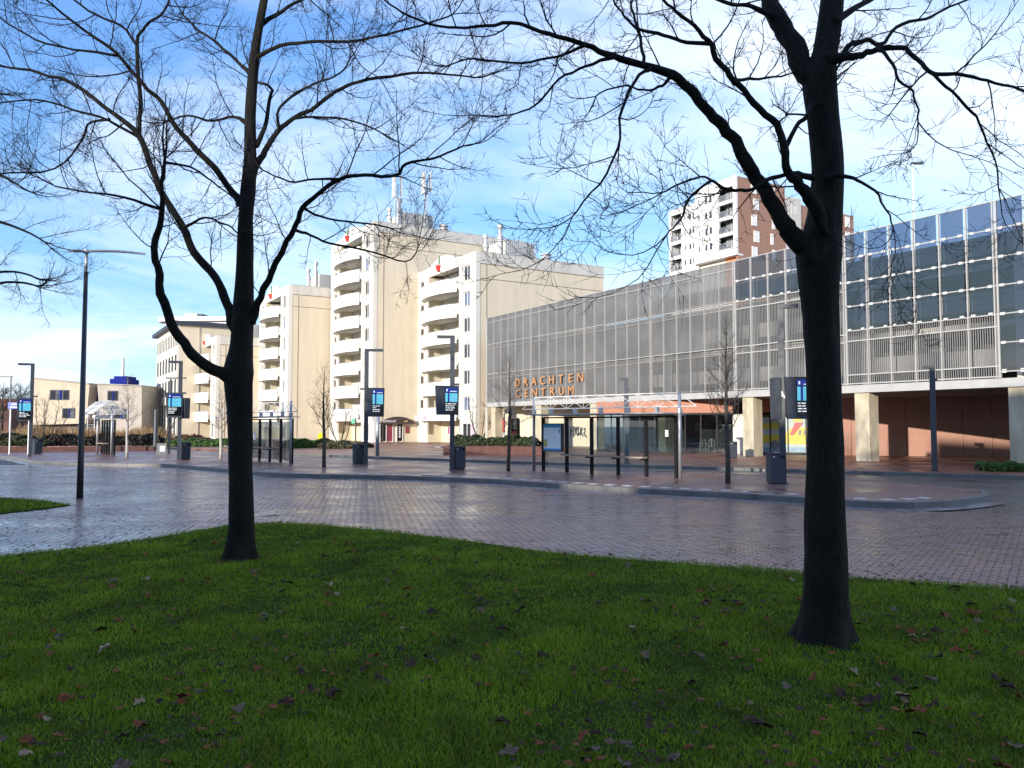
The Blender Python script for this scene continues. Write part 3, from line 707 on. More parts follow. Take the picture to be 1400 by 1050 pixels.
# antenna masts on the tallest tower
for (pxm, q0, zt) in ((579, 6.9, 31.6), (537, 3.2, 30.6)):
    zb = 9 * ST + .1; x = 1.3; y = -q0
    m = MB()
    for a in range(3):
        dx_, dy_ = .2 * math.cos(a * 2.09), .2 * math.sin(a * 2.09); m.tube([(x + dx_, y + dy_, zb), (x + dx_, y + dy_, zt - 1)], .05, 5)
    for i in range(14):
        z = zb + i * (zt - 1.2 - zb) / 14; z2 = zb + (i + 1) * (zt - 1.2 - zb) / 14
        for a in range(3):
            b_ = (a + 1) % 3
            m.bar((x + .2 * math.cos(a * 2.09), y + .2 * math.sin(a * 2.09), z), (x + .2 * math.cos(b_ * 2.09), y + .2 * math.sin(b_ * 2.09), z2), .04)
    mast = m.build('antenna_mast', M_corr, T2)
    for a, hh_ in ((0.3, 2.5), (2.4, 2.6), (4.5, 2.3)):
        dx_, dy_ = .55 * math.cos(a), .55 * math.sin(a)
        MB().box(x + dx_ - .15, x + dx_ + .15, y + dy_ - .09, y + dy_ + .09, zt - hh_, zt).bar((x, y, zt - 2), (x + dx_, y + dy_, zt - 2), .05).bar((x, y, zt - 1.1), (x + dx_, y + dy_, zt - 1.1), .05).build('antenna_panel', M_metalw, mast)
# --- shops at the foot of the towers
M_awn = pm('dark_awning', (0.05, 0.035, 0.035), .7, .15)
M_txt = pm('white_lettering', (0.8, 0.8, 0.78), .5, .02)
def face_minus_x(o, x, y, z):
    """text lying in XY turned to face local -x of the tower, reading left to right for a viewer there"""
    o.matrix_local = Matrix(((0, 0, -1, x), (-1, 0, 0, y), (0, 1, 0, z), (0, 0, 0, 1)))
def face_plus_y(o, x, y, z):
    o.matrix_local = Matrix(((-1, 0, 0, x), (0, 0, 1, y), (0, 1, 0, z), (0, 0, 0, 1)))
ya, yb = .75, 5.0
arch = [(-ya, 2.05)] + [(-(ya + (yb - ya) * i / 12), 2.05 + .78 * math.sin(math.pi * i / 12) ** .8) for i in range(13)] + [(-yb, 2.05)]
aw = MB().prism(arch[1:-1], 'x', -.75, -.003).build('entrance_awning', M_awn, T2)
for s_, y, z, sz, mm in (('BONGUST', -1.75, 2.2, .34, M_txt), ('café', -3.7, 2.22, .3, pm('yellow_lettering', (.7, .55, .25), .5))):
    o = link('lettering', text_mesh(s_, sz, .01, mm), aw); face_minus_x(o, -.765, y, z)
M_dglass = glass('dark_shop_glass', (.10, .11, .12), .06, (.012, .012, .015), .6)
M_burg = pm('burgundy_poster', (.22, .04, .06), .5, .4, 3)
for y0, y1, mm in ((-1.6, -.95, M_dglass), (-2.35, -1.68, M_burg), (-3.55, -2.95, M_dglass)):
    MB().box(-.06, -.02, y0, y1, .12, 1.95).build('shop_door', mm, T2)
for y0 in (-.9, -1.64, -2.42, -2.9, -3.6): MB().box(-.09, -.004, y0 - .04, y0 + .04, 0, 2.0).build('door_frame', M_frame, T2)
MB().box(-.05, -.004, -4.45, -3.95, .95, 1.7).build('menu_poster', M_burg, T2)
for k in range(5): MB().box(-.075, -.062, -3.35, -3.15, .5 + k * .27, .68 + k * .27).build('door_sticker', M_txt, T2)
MB().box(-.16, .12, -.44, -.08, 0, 2.3).build('corner_column', M_bal, T2)
def shopfront(T, n, sign=None, smat=None):
    # ground floor front: recessed glazing under the first balcony
    mb = MB(); wall_open(mb, .47, 3.43, 0, 2.498, [(1.1, 3.0, .15, 2.1)], -.22, -.01); mb.build('shop_wall', M_white, T)
    window(T, 1.1, 3.0, .15, 2.1, -.1, mull=1, pane=M_pane)
    MB().box(4.0, 6.6, -1.66, -1.6, .05, 2.2).build('shop_glass', M_dglass, T)
    for x in (3.9, 4.8, 5.7, 6.6): MB().box(x - .05, x + .05, -1.69, -1.55, 0, 2.3).build('door_frame', M_frame, T)
    MB().box(6.7, 10.95, -1.9 + .003, -1.62, 0, ST - .2).box(3.67, 6.7, -1.9 + .003, -1.68, 0, ST - .2).build('shop_back_wall', pm('cream_panel', (.62, .56, .42), .8, .06), T)
    if sign:
        o = link('shop_sign', text_mesh(sign, .62, .04, smat, bold=.012), T); face_plus_y(o, 10.1, .62, 2.42)
for T, n in ((T3, 7), (T2, 9), (T1, 7), (T0, 5)): shopfront(T, n)
sgn = MB().box(8.0, 11.6, 1.24, 1.32, 2.4, 2.95).build('shop_sign', M_bal, T3)
o = link('lettering', text_mesh('SUN HOBBY', .52, .012, M_pink, bold=.015), sgn); face_plus_y(o, 9.75, 1.335, 2.48)
# round emblem in T3 shop
MB().tube([(8.9, -1.6, 1.25), (8.9, -1.58, 1.25)], .55, 24).build('round_sticker', M_txt, T3)
MB().box(8.85, 9.2, -1.575, -1.56, .9, 1.7).build('sticker_figure', pm('sticker_purple', (.35, .05, .2), .5), T3)
M_blk = pm('sticker_black', (.02, .02, .02), .5)
MB().box(.6, .95, -.02, .012, .5, 1.9).build('pink_poster', M_pink, T3)

# --- office block with dark eaves
M_offp = pm('office_glass', (.06, .062, .064), .8, .4, .7, spec=.05)
def office():
    Y = 112; C = Vector(((241 - 700) / FPX * Y, Y, .1)); L, D, Ht = 20.8, 24, 16.0
    T = thing('office_block', C, ROT, 'beige office block with tall narrow windows and dark roof eaves', 'office building')
    rows = [(13.1, 15.1, 13), (9.6, 11.9, 7), (6.1, 8.4, 7), (.4, 4.9, 7)]; ops = []
    for z0, z1, k in rows:
        w = L / k
        for i in range(k): ops.append((i * w + w * .2, i * w + w * .8, z0, z1))
    mb = MB(); wall_open(mb, 0, L, 0, Ht, ops, -.35, 0); mb.build('front_wall', M_white, T)
    for a, b, c, d in ops: window(T, a, b, c, d, -.05, mull=0, frame=M_anth2, pane=M_offp, fw=.1)
    MB().box(.0, L, -D, -.36, 0, Ht).build('side_wall', M_beige, T)
    MB().box(-.5, L + .6, -D, .7, Ht, Ht + .55).build('roof_eaves', M_anth, T)
    MB().box(-.08, -.004, -3.0, -2.85, 0, Ht).build('wall_joint', M_concd, T)
office()
def upper_glass():
    Y = 150; c = AT(222, 581, Y); w = 92 / FPX * Y; z = AT(222, 434, Y).z
    T = thing('pale_office', (c.x, Y, 0.1), R(-4), 'pale flat roofed building with rounded glass corner rising behind the office block', 'office building')
    pl = [(-1, 3), (-.6, 1.2), (.3, .3), (1.6, 0), (w, 0), (w, 12), (-1, 12)]
    MB().prism(pl, 'z', 0, z - .9).build('wall', pm('pale_panel', (.52, .54, .56), .4, .06), T)
    MB().prism([(-1.03, 3), (-.62, 1.17), (.28, .27), (1.62, -.04), (4, -.04), (4, .4), (-.9, 4)], 'z', z - 5.0, z - 1.6).build('glass_corner', M_pane2, T)
    pl2 = [(-2.0, 3), (-1.6, .6), (-.3, -.6), (1.4, -1.0), (w + .5, -1.0), (w + .5, 12), (-2, 12)]
    MB().prism(pl2, 'z', z - .9, z - .1).build('roof', M_bal, T)
    MB().box(w * .22, w * .42, 2, 5, z - .1, z + .9).build('roof_unit', M_conc, T); MB().box(w * .43, w * .5, 2, 5, z - .1, z + .8).build('roof_unit', M_anth, T)
upper_glass()
# --- small cream building with blue windows at the far left
M_pane3 = pm('dim_glass', (.03, .033, .045), .8, .3, 1, spec=.05); M_pane4 = pm('dim_glass_pale', (.10, .11, .13), .8, .3, 1, spec=.05)
def cream():
    Y = 118; M_c = pm('cream_stone', (0.50, 0.425, 0.32), .8, .12, .8); M_blue = pm('blue_frames', (.015, .025, .20), .85, .1, spec=.05)
    o = AT(45, 581, Y); T = thing('cream_building', (o.x, Y, .1), 0, 'cream two storey building with slanting walls and blue window frames at far left', 'building')
    def q(px, py): p = AT(px, py, Y); return (p.x - o.x, p.z - .1)
    MB().prism([q(43, 581), q(117.5, 579), q(122.5, 525), q(46, 516.5)], 'y', 0, 12).build('left_wing', M_c, T)
    MB().prism([q(136, 592), q(192, 592), q(192, 527), q(131, 524.5)], 'y', .4, 12).build('right_wing', pm('grey_stone', (.40, .36, .31), .8, .12, .8), T)
    mb = MB().prism([q(44.5, 517), q(122.8, 525.4), q(122.8, 524.2), q(45, 515.6)], 'y', -.3, 12.2).prism([q(130.5, 525), q(192.6, 527.5), q(192.6, 526.4), q(130.5, 523.9)], 'y', .1, 12.2); mb.build('roof_edge', M_concd, T)
    MB().prism([q(117, 592), q(137, 592), q(132, 523), q(122, 523)], 'y', 2.5, 3).build('glass_stair', glass('blue_glass', (.1, .12, .2), .1, (.02, .03, .09), .7), T)
    for px in (119.5, 124, 127.5, 131): a = q(px, 592); b = q(px * .6 + 127 * .4, 523); MB().bar((a[0], 2.4, a[1]), (b[0], 2.4, b[1]), .12).build('stair_mullion', M_blue, T)
    for py in (535, 547, 560, 572): a = q(117, py); b = q(136, py); MB().bar((a[0], 2.42, a[1]), (b[0], 2.42, b[1]), .12).build('stair_transom', M_blue, T)
    MB().box(q(46, 0)[0], q(190, 0)[0], 1.5, 11, 0, q(0, 581)[1]).build('base', pm('dark_base', (.10, .08, .08), .8, .2), T)
    for a, b, c, d, n in ((68, 95, 547, 533, 3), (85, 103, 572, 558, 2), (145, 160, 548, 534, 1), (153, 174, 573, 559, 2)):
        x0, z0 = q(a, c); x1, z1 = q(b, d); w = x1 - x0; yy = -.06 if a < 120 else .34
        MB().box(x0, x1, yy, yy + .12, z0, z1).build('window', M_anth, T)
        for i in range(n):
            xa = x0 + w * i / n + .12; xb = x0 + w * (i + 1) / n - .12
            MB().box(xa, xb, yy - .04, yy - .004, z0 + .12, z1 - .12).build('pane', M_pane3 if i % 2 == 0 else M_pane4, T)
        MB().box(x0 + w * .52, x0 + w * .62, yy - .08, yy - .045, z0 + .1, z1 - .1).build('blue_panel', M_blue, T)
    x0, z0 = q(136, 526); x1, z1 = q(160, 519); MB().box(x0, x1, 3, 7, z0 - .3, z1 + .3).build('roof_box', M_blue, T)
    x0, z0 = q(137, 526); x1, z1 = q(156, 512); MB().box(x0, x1, 4, 7, z0 - .2, z1).build('roof_box', M_blue, T)
    x0, z0 = q(138.7, 520); x1, z1 = q(143, 485); MB().tube([((x0 + x1) / 2, 6, z0), ((x0 + x1) / 2, 6, z1)], .25, 12).build('chimney', M_bal, T)
cream()
def house(px0, px1, Y, ytop, yeave, label, wall, roofc, seed=0):
    a = AT(px0, 581, Y); b = AT(px1, 581, Y); w = b.x - a.x; ze = AT(px0, yeave, Y).z; zr = AT(px0, ytop, Y).z
    T = thing('brick_house', (a.x, Y, .1), 0, label, 'house')
    MB().box(0, w, 0, 9, 0, ze).build('wall', wall, T)
    MB().prism([(-.5, ze), (9.5, ze), (4.5, zr)], 'x', -.3, w + .3).build('roof', roofc, T)
    for k, z in enumerate((.9, 3.6)):
        for i in range(2):
            x = w * (.22 + .4 * i)
            window(T, -(x + 1.3), -x, z, z + 1.5, 0) if False else None
            MB().box(x, x + 1.5, -.1, .05, z, z + 1.5).build('window', M_frame, T); MB().box(x + .12, x + .68, -.14, -.102, z + .1, z + 1.4).box(x + .82, x + 1.38, -.14, -.102, z + .1, z + 1.4).build('pane', M_pane, T)
M_tile = pm('roof_tiles', (.12, .06, .05), .7, .2, 3, stretch=(1, 1, 6))
house(190, 216, 135, 551, 561, 'dark brick house with tiled roof between cream building and office', pm('dark_brick', (.10, .07, .06), .85, .2), M_tile)
house(-60, 12, 170, 545, 558, 'distant red roofed house at the far left edge', M_redbr, pm('red_tiles', (.30, .10, .06), .7, .2, 3))
house(14, 44, 190, 552, 562, 'small distant house beyond the blue sign', M_redbr, M_tile)

# --- high-rise behind the car park
def highrise():
    Y = 130; C = Vector(((1010 - 700) / FPX * Y, Y, .1)); L, D = 16.6, 12.0; Ht = AT(1010, 240, Y).z - .1; s3 = 2.72
    T = thing('high_rise', C, ROT, 'tall apartment block with white front and red brick side behind the car park', 'apartment building')
    M_hb = pm('high_rise_brick', (0.32, 0.18, 0.13), .85, .12, 2, stretch=(1, 1, 3)); M_hw = pm('high_rise_white', (.74, .73, .70), .7, .05)
    zb = Ht - 4.75 * s3; xb = [(.7, 3.6)]
    cut = 9.4; ops = []
    for k in range(4):
        z = Ht - 1.2 - (k + 1) * s3 + .25
        ops += [(.6, 3.9, z, z + 2.15)] if k < 4 else []
        ops += [(5.4, 6.2, z + .5, z + 1.75), (6.5, 7.2, z + .5, z + 1.75), (8.3, 8.8, z + .6, z + 1.7)]
    ops = [o for o in ops]
    mb = MB(); wall_open(mb, 0, cut, zb, Ht, ops, -.4, 0); mb.build('front_wall', M_hw, T)
    for a, b, c, d in ops:
        if b - a > 2:
            MB().box(a, b, -1.8, -1.7, c, d).build('balcony_recess', pm('balcony_grey', (.22, .22, .22), .7, .15), T)
            window(T, a + .4, b - .4, c + .05, d - .2, -1.66, mull=2)
            mb = MB().box(a, b, .0, .08, c - .02, c + .12)
            mb.box(a + .003, b - .003, .02, .06, c + .95, c + 1.02)
            for i in range(14): xx = a + (b - a) * (i + .5) / 14; mb.box(xx - .05, xx + .05, .025, .05, c + .12, c + .95)
            mb.build('balcony_railing', M_steel, T)
        else: window(T, a, b, c, d, -.12, mull=0)
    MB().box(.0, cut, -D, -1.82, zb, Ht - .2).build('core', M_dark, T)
    MB().box(-.006, .45, -D, -.4, 0, Ht).build('brick_side', M_hb, T)
    MB().box(-.02, .6, -.42, .05, zb, Ht + .15).build('white_edge', M_hw, T)
    MB().box(.45, cut, -D, -.4, Ht - .2, Ht).build('roof', M_conc, T)
    MB().box(.46, L, -D, -1.2, 0, zb - .25).build('lower_wall', M_conc, T); MB().box(.5, 3.4, -1.19, -1.1, zb - 8, zb - .31).build('orange_panel', pm('orange_panel', (.50, .20, .08), .7, .1), T)
    MB().box(-.05, cut + .2, -1.5, .25, zb - .3, zb - .003).build('floor_edge', M_hw, T)
    # left lower part
    H2 = Ht - 2.3; ops = []
    for k in range(5):
        z = H2 - .5 - (k + 1) * s3 + .3; ops += [(L - 3.2, L - .4, z, z + 2.1), (10.2, 10.7, z + .5, z + 1.6), (10.9, 11.6, z + .5, z + 1.6), (12.3, 12.8, z + .5, z + 1.6)]
    mb = MB(); wall_open(mb, cut, L, zb - 3, H2, ops, -.9, -.5); mb.build('front_wall', M_hw, T)
    for a, b, c, d in ops:
        if b - a > 2:
            window(T, a + .3, b - .3, c + .05, d - .1, -1.9, mull=2)
            mb = MB().box(a, b, -.5, -.42, c - .02, c + .12); mb.box(a, b, -.49, -.45, c + .95, c + 1.02)
            for i in range(12): xx = a + (b - a) * (i + .5) / 12; mb.box(xx - .05, xx + .05, -.48, -.46, c + .12, c + .95)
            mb.build('balcony_railing', M_steel, T)
        else: window(T, a, b, c, d, -.6, mull=0)
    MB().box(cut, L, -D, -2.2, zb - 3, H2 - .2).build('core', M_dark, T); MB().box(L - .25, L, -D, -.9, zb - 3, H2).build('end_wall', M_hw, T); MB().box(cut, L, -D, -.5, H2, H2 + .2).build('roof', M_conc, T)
    # windows in the brick side (white boxes standing proud)
    for k in range(5):
        z = Ht - (k + 1) * s3 + .3
        for j, y in enumerate((-3.6 - .5 * (k % 2), -8.6 + .4 * (k % 2))):
            w = 1.3 if j != 1 else .7
            MB().box(-.12, -.01, y - w, y, z, z + 1.9).build('window_surround', M_hw, T)
            window(T, y - w + .1, y - .1, z + .5, z + 1.8, -.14, side='x', mull=1 if w > 1 else 0)
    # rear wing
    y0 = -D; H3 = Ht - 1.6
    MB().box(-.0, 9, y0 - 4.2, y0 - .01, 0, H3).build('cream_wing', M_conc, T)
    MB().box(.2, 9, y0 - 19, y0 - 4.21, 0, H3 - .9).build('brick_wing', M_hb, T)
    for k in range(5):
        z = H3 - .9 - (k + 1) * s3 + .4
        for y in (-16.5 - 2.9, -16.5 - 6, -16.5 - 12.0):
            MB().box(.06, .19, y - 1.3, y, z, z + 1.9).build('window_surround', M_hw, T); window(T, y - 1.2, y - .1, z + .5, z + 1.8, .04, side='x', mull=1)
        window(T, -14.9, -13.6, z + .4, z + 1.9, -.03, side='x', mull=1)
highrise()

# ================================================================== CAR PARK WITH SLATTED FACADE
DC0 = Vector((18.39, 42.0, 0.1)); dc = thing('car_park', DC0, ROT, 'grey car park building with white slatted facade, dark glass panels and orange lettering', 'car park')
BAY = 7.82; S0 = 0.79; ZT = 12.1; SUB = 6
M_slat = pm('white_slat', (0.40, 0.395, 0.385), .5, .08, 1.5)
M_solar = glass('solar_glass', (.55, .59, .72), .10, (.045, .044, .040), .2, rough=.04, gloss=(.95, .85, .68))
z_lvl = [4.05, 6.85, 9.55]                     # bottoms of the three slat storeys
beam = MB().box(S0 - 2 * BAY, S0 + 5 * BAY + .1, -.35, .06, 3.6, 4.0).build('edge_beam', M_slat, dc)
mb = MB()
for z in (4.0, 6.7, 9.4): mb.box(S0 - 2 * BAY, S0 + 5 * BAY, -21, -.6, z - .25, z)
mb.build('deck_slabs', M_concd, dc)
MB().box(S0 - 2 * BAY, S0 + 5 * BAY, -21, -.36, 3.58, 3.74).build('soffit', pm('soffit_paint', (.20, .17, .15), .8, .15), dc)
for z in (5.05, 7.75, 10.4):
    MB().box(S0 - 2 * BAY, S0 + 5 * BAY, -1.1, -.95, z - .45, z + .42).build('deck_parapet', pm('dark_concrete', (.24, .235, .22), .85, .25, .6), dc)
MB().box(S0 - 2 * BAY, S0 + 5 * BAY, -21.3, -21, 3.74, 11.2).build('back_wall', M_concd, dc)
MB().box(S0 + 5 * BAY - .2, S0 + 5 * BAY, -21, -.4, 3.74, 11.0).build('end_wall', M_concd, dc)
M_col = pm('concrete_column', (0.46, 0.40, 0.29), .8, .28, 2.2, .2, 25, stretch=(1, 1, .35))
for k in range(-2, 6):
    t = k * 7.78 + .05
    MB().box(t - .42, t + .42, -.86, -.08, 0, 3.58).build('column', M_col, dc)
    MB().box(t - .25, t + .25, -.9, -.55, 4.0, 11.0).build('upper_column', M_conc, dc)
# posts and rails
def post(t, z0, z1, w=.075): MB().box(t - w / 2, t + w / 2, .02, .14, z0, z1).build('facade_post', M_slat, dc)
sub = BAY / SUB
for k in range(-2, 5):
    for j in range(SUB):
        t = S0 + k * BAY + j * sub
        if j == 0:
            post(t - .06, 4.0, ZT, .07 if k < 2 else .03); post(t + .09, 4.0, ZT, .05 if k < 2 else .024)
        else: post(t, 4.0, ZT, .05 if k < 1 else .024)
post(S0 + 5 * BAY, 3.6, ZT, .12)
SOL = ZT / 1.0
rowh = 1.30
def rails(k0, k1, zs, w=.06):
    for z in zs: MB().box(S0 + k0 * BAY, S0 + k1 * BAY, .03, .10, z - w / 2, z + w / 2).build('facade_rail', M_slat, dc)
rails(1, 5, (6.72, 9.52, 11.62, ZT), .045); rails(1, 5, (4.08, 6.30, 9.10), .022)
rails(0, 1, (4.08, 6.30, 6.72, 9.05, ZT - 2 * rowh))
rails(-1, 0, (4.08, 4.55, 6.35, ZT - 4 * rowh))
rails(-2, 0, (ZT,), .05); rails(0, 1, (ZT,), .05)
# glass panels with clips
def panels(k0, k1, rows):
    for k in range(k0, k1):
        for j in range(SUB):
            ta = S0 + k * BAY + j * sub + .11; tb = ta + sub - .22
            for r in range(rows):
                z1 = ZT - r * rowh - .03; z0 = z1 - rowh + .06
                g = MB().box(ta, tb, .10, .112, z0, z1).build('glass_panel', M_solar, dc)
    for r in range(1, rows + (1 if k0 < -1 else 0)):
        z = ZT - r * rowh
        MB().box(S0 + k0 * BAY, S0 + k1 * BAY, .12, .145, z - .025, z + .025).build('panel_rail', M_slat, dc)
        for k in range(k0, k1):
            for j in range(SUB):
                for f in (.2, .8):
                    t = S0 + k * BAY + (j + f) * sub; MB().box(t - .09, t + .09, .113, .165, z - .06, z + .06).build('panel_clip', M_metalw, dc)
    z = ZT - rows * rowh
    for k in range(k0, k1):
        for j in range(SUB):
            for f in (.2, .8):
                t = S0 + k * BAY + (j + f) * sub; MB().box(t - .09, t + .09, .113, .165, z - .0, z + .1).build('panel_clip', M_metalw, dc)
panels(-2, -1, 6); panels(-1, 0, 4); panels(0, 1, 2)
# dark core behind the glass
MB().box(S0 - 2 * BAY, S0 + BAY, -3.4, -3.2, 4.0, 11.0).build('inner_wall', pm('inner_grey', (.085, .085, .08), .9, .35, .5), dc)
# slats
NS = 12
M_slatg = pm('grey_slat', (0.205, 0.205, 0.205), .5, .20, .5)
slat_cache = {}
def slat(t, z0, z1):
    key = round(z1 - z0, 2)
    if key not in slat_cache: slat_cache[key] = MB().box(-.020, .020, -.017, .017, 0, key).mesh('slat', M_slatg)
    link('slat', slat_cache[key], dc, (t, .0, z0))
many = MB(); cnt = 0
def slats(k0, k1, z0, z1, single):
    global cnt
    for k in range(k0, k1):
        for j in range(SUB):
            for i in range(NS):
                t = S0 + k * BAY + (j + (i + .5) / NS) * sub
                if single and cnt < 300: slat(t, z0, z1); cnt += 1
                else: many.box(t - .022, t + .022, -.027, .027, z0, z1)
slats(-1, 0, 4.02, ZT - 4 * rowh, True)
slats(0, 1, 4.02, 6.66, True); slats(0, 1, 6.7, ZT - 2 * rowh, True)
slats(1, 5, 4.02, 6.66, True); slats(1, 5, 6.7, 9.42, False); slats(1, 5, 9.46, ZT - .02, False)
many.build('far_slats', M_slatg, dc, kind='stuff')
# orange letters
M_orl = pm('orange_letters', (0.50, 0.25, 0.11), .6, .05)
def letters(word, z, size, px0, px1):
    ta, tb = local_x(DC0, px0), local_x(DC0, px1); n = len(word)
    for i, ch in enumerate(word):
        t = ta + (tb - ta) * i / (n - 1)
        o = link('letter', text_mesh(ch, size, .05, M_orl), dc); o.data.transform(Matrix.Diagonal((1.18, 1, 1, 1))); face_plus_y(o, t, .22, z)
letters('DRACHTEN', 5.32, 1.0, 710.5, 797); letters('CENTRUM', 4.34, 1.0, 711.5, 784)
# roof light masts
for pxm, Yp, ztop, side in ((769, 92, 364, 1), (1257, 56, 224, 1)):
    b = AT(pxm, 581, Yp); p = AT(pxm, ztop, Yp)
    T = thing('light_mast', (b.x, b.y, 9.4), 0, 'slim white light mast on the car park roof, ' + ('left one before the towers' if pxm < 800 else 'right one above the glass panels'), 'lamp post', 'light masts on the car park roof')
    if pxm < 800:
        T.location.z = .1; z0 = 0
    zz = p.z - T.location.z
    MB().tube([(0, 0, 0), (0, 0, zz)], [.07, .045], 8).build('mast', M_metalw, T)
    MB().box(-.1, .75, -.12, .12, zz - .02, zz + .1).build('lamp_head', M_anth2, T)

# ---- ground floor of the car park
def to_dc(p):
    d = Vector((p.x - DC0.x, p.y - DC0.y, 0)); return Vector((d.dot(U), -d.dot(V), 0))
def seg(A, Bp):
    d = (Bp - A); L = Vector((d.x, d.y, 0)).length; ang = math.atan2(d.y, d.x)
    o = link('ground_floor', None, dc, to_dc(A), ang - ROT); return o, L
PA, PB, PC, PD = G(817, 617.3, .1), G(1003, 620.5, .1), G(1128, 622.3, .1), G(1440, 625.5, .1)
M_orange = pm('terracotta_fascia', (.34, .12, .06), .55, .12, 1.5)
M_shop = glass('shop_glass', (.66, .70, .70), .08)
def shop(A, Bp, n, fascia=True):
    o, L = seg(A, Bp); o.name = 'shop_front'
    if fascia: MB().box(0, L, -.15, .1, 2.72, 3.56).build('fascia', M_orange, o); MB().box(0, L, -.2, .08, 2.6, 2.715).build('fascia_trim', M_black, o)
    for i in range(n):
        a, b = L * i / n, L * (i + 1) / n
        MB().box(a + .04, b - .04, -.01, .01, .08, 2.6).build('shop_pane', M_shop, o)
        MB().box(a - .035, a + .035, -.06, .05, 0, 2.6).build('mullion', M_black, o)
    MB().box(0, L, -.05, .05, 0, .078).build('sill', M_black, o)
    MB().box(0, L, 5.0, 5.1, 0, 3.5).build('shop_rear_wall', pm('shop_inside', (.10, .10, .10), .8, .5, .8), o)
    return o, L
s1, L1 = shop(PA, PB, 9); s2, L2 = shop(PB + (PC - PB) * .22, PC, 4)
MB().box(L1, L1 + .9, -.1, .1, 0, 2.6).build('wall_pier', M_white, s1)
# window graphic of a yellow bus on the panes of the second shop
M_yel = pm('yellow_print', (.46, .37, .03), .5, .12, 3); M_ltb = pm('pale_print', (.30, .36, .36), .5, .15, 2); M_gry = pm('grey_print', (.12, .13, .16), .5, .2); M_rdp = pm('red_print', (.35, .05, .05), .5, .1)
gfx = MB().box(.12, L2 - .08, -.022, -.014, .15, 2.4).build('window_print', M_ltb, s2)
def pr(name, pts, m, d=-.03): MB().prism(pts, 'y', d, d + .006).build(name, m, s2)
pr('bus_body', [(L2 * .10, .75), (L2 * .97, .62), (L2 * .97, 1.75), (L2 * .55, 1.72), (L2 * .45, 1.3), (L2 * .10, 1.25)], M_yel)
pr('bus_roof', [(L2 * .12, 1.65), (L2 * .38, 1.62), (L2 * .38, 2.05), (L2 * .14, 2.0)], M_yel)
pr('red_triangle', [(L2 * .60, 2.05), (L2 * .72, 2.05), (L2 * .58, 1.25), (L2 * .52, 1.25)], M_rdp, -.036)
pr('tree_print', [(L2 * .56, 2.1), (L2 * .70, 2.1), (L2 * .68, 2.4), (L2 * .64, 2.28), (L2 * .60, 2.4)], M_yel, -.036)
for k in range(5): pr('bus_window', [(L2 * (.64 + .07 * k), 1.28), (L2 * (.68 + .07 * k), 1.3), (L2 * (.685 + .07 * k), 1.58), (L2 * (.655 + .07 * k), 1.58)], M_gry, -.036)
for k in range(3): pr('stripe_print', [(L2 * (.80 + .07 * k), 1.85), (L2 * (.83 + .07 * k), 1.85), (L2 * (.81 + .07 * k), 2.35), (L2 * (.78 + .07 * k), 2.35)], M_gry, -.036)
for cx in (.32, .86): pr('bus_wheel', [(L2 * cx + .3 * math.cos(a * .45), .62 + .3 * math.sin(a * .45)) for a in range(14)], M_gry, -.036)
pr('street_print', [(.14, .17), (L2 - .1, .17), (L2 - .1, .5), (.14, .45)], pm('blue_print', (.16, .26, .34), .5, .15), -.030)
# star lights hanging in the first shop window
for cx in (L1 * .905, L1 * .955):
    mb = MB()
    for k in range(2):
        for i in range(3):
            a = math.pi / 2 + k * math.pi + i * 2.094; b = a + 2.094
            mb.tube([(cx + .3 * math.cos(a), .25, 1.75 + .3 * math.sin(a)), (cx + .3 * math.cos(b), .25, 1.75 + .3 * math.sin(b))], .02, 5)
    mb.tube([(cx, .25, 2.05), (cx, .25, 2.6)], .006, 4)
    mb.build('window_star', M_steel, s1)
# white chairs inside
def chair(px, py, lab):
    p = G(px, py, .1); T = thing('chair', p + Vector((0, .9, 0)), R(8), lab, 'chair', 'white chairs behind the shop window')
    MB().box(-.22, .22, -.22, .22, .43, .47).build('seat', M_bal, T)
    MB().tube([(.21 * math.cos(a * .314), -.22, .5 + .45 * math.sin(a * .314) ** .7) for a in range(11)], .03, 6).tube([(0, -.22, .47), (0, -.22, .93)], .05, 6).build('backrest', M_bal, T)
    for a in (-.18, .18):
        for b in (-.18, .18): MB().tube([(a, b, .43), (a * 1.25, b * 1.25, 0)], .018, 6).build('leg', M_bal, T)
chair(964, 620, 'left white chair behind the dark shop window'); chair(976, 620, 'right white chair behind the dark shop window')
# red panelled wall of the undercroft
s3, L3 = seg(PC, PD); s3.name = 'panel_wall'
M_redp = pm('brown_red_panel', (.36, .19, .14), .7, .10, 1.2)
k = int(L3 / 1.55); pmesh = MB().box(.012, L3 / k - .012, -.02, .1, 0, 3.56).mesh('wall_panel', M_redp)
for i in range(k): link('wall_panel', pmesh, s3, (L3 * i / k, random.uniform(-.004, .004), 0))
MB().box(0, L3, .101, .3, 0, 3.56).build('wall_backing', M_black, s3)
# cream shop wall under the left end
s4, L4 = seg(AT(670, 581, 80), AT(806, 581, 70.5)); s4.name = 'shop_wall'
M_cr = pm('cream_wall', (.62, .55, .42), .8, .08)
mb = MB(); wall_open(mb, 0, L4, 0, 3.56, [(.5, 2.2, .35, 2.5), (3.0, 4.3, .0, 2.5)], 0, .3); mb.build('wall', M_cr, s4)
for a, b, mm in ((.5, 1.3, M_rdp), (1.4, 2.2, M_rdp)):
    MB().box(a, b, .12, .16, 1.2, 2.5).build('red_window', mm, s4); MB().box(a, b, .12, .16, .36, 1.18).build('white_poster', M_bal, s4)
MB().box(3.0, 4.3, .15, .2, 0, 2.5).build('shop_door', M_dglass, s4); MB().box(3.1, 3.8, .1, .14, .9, 1.3).build('red_poster', M_rdp, s4)
for i in range(4): MB().box(3.2, 3.7, .1, .14, 1.5 + i * .22, 1.62 + i * .22).build('door_sticker', M_conc, s4)
MB().box(4.05, 4.12, -.2, .0, 0, 2.6).build('door_post', M_black, s4)
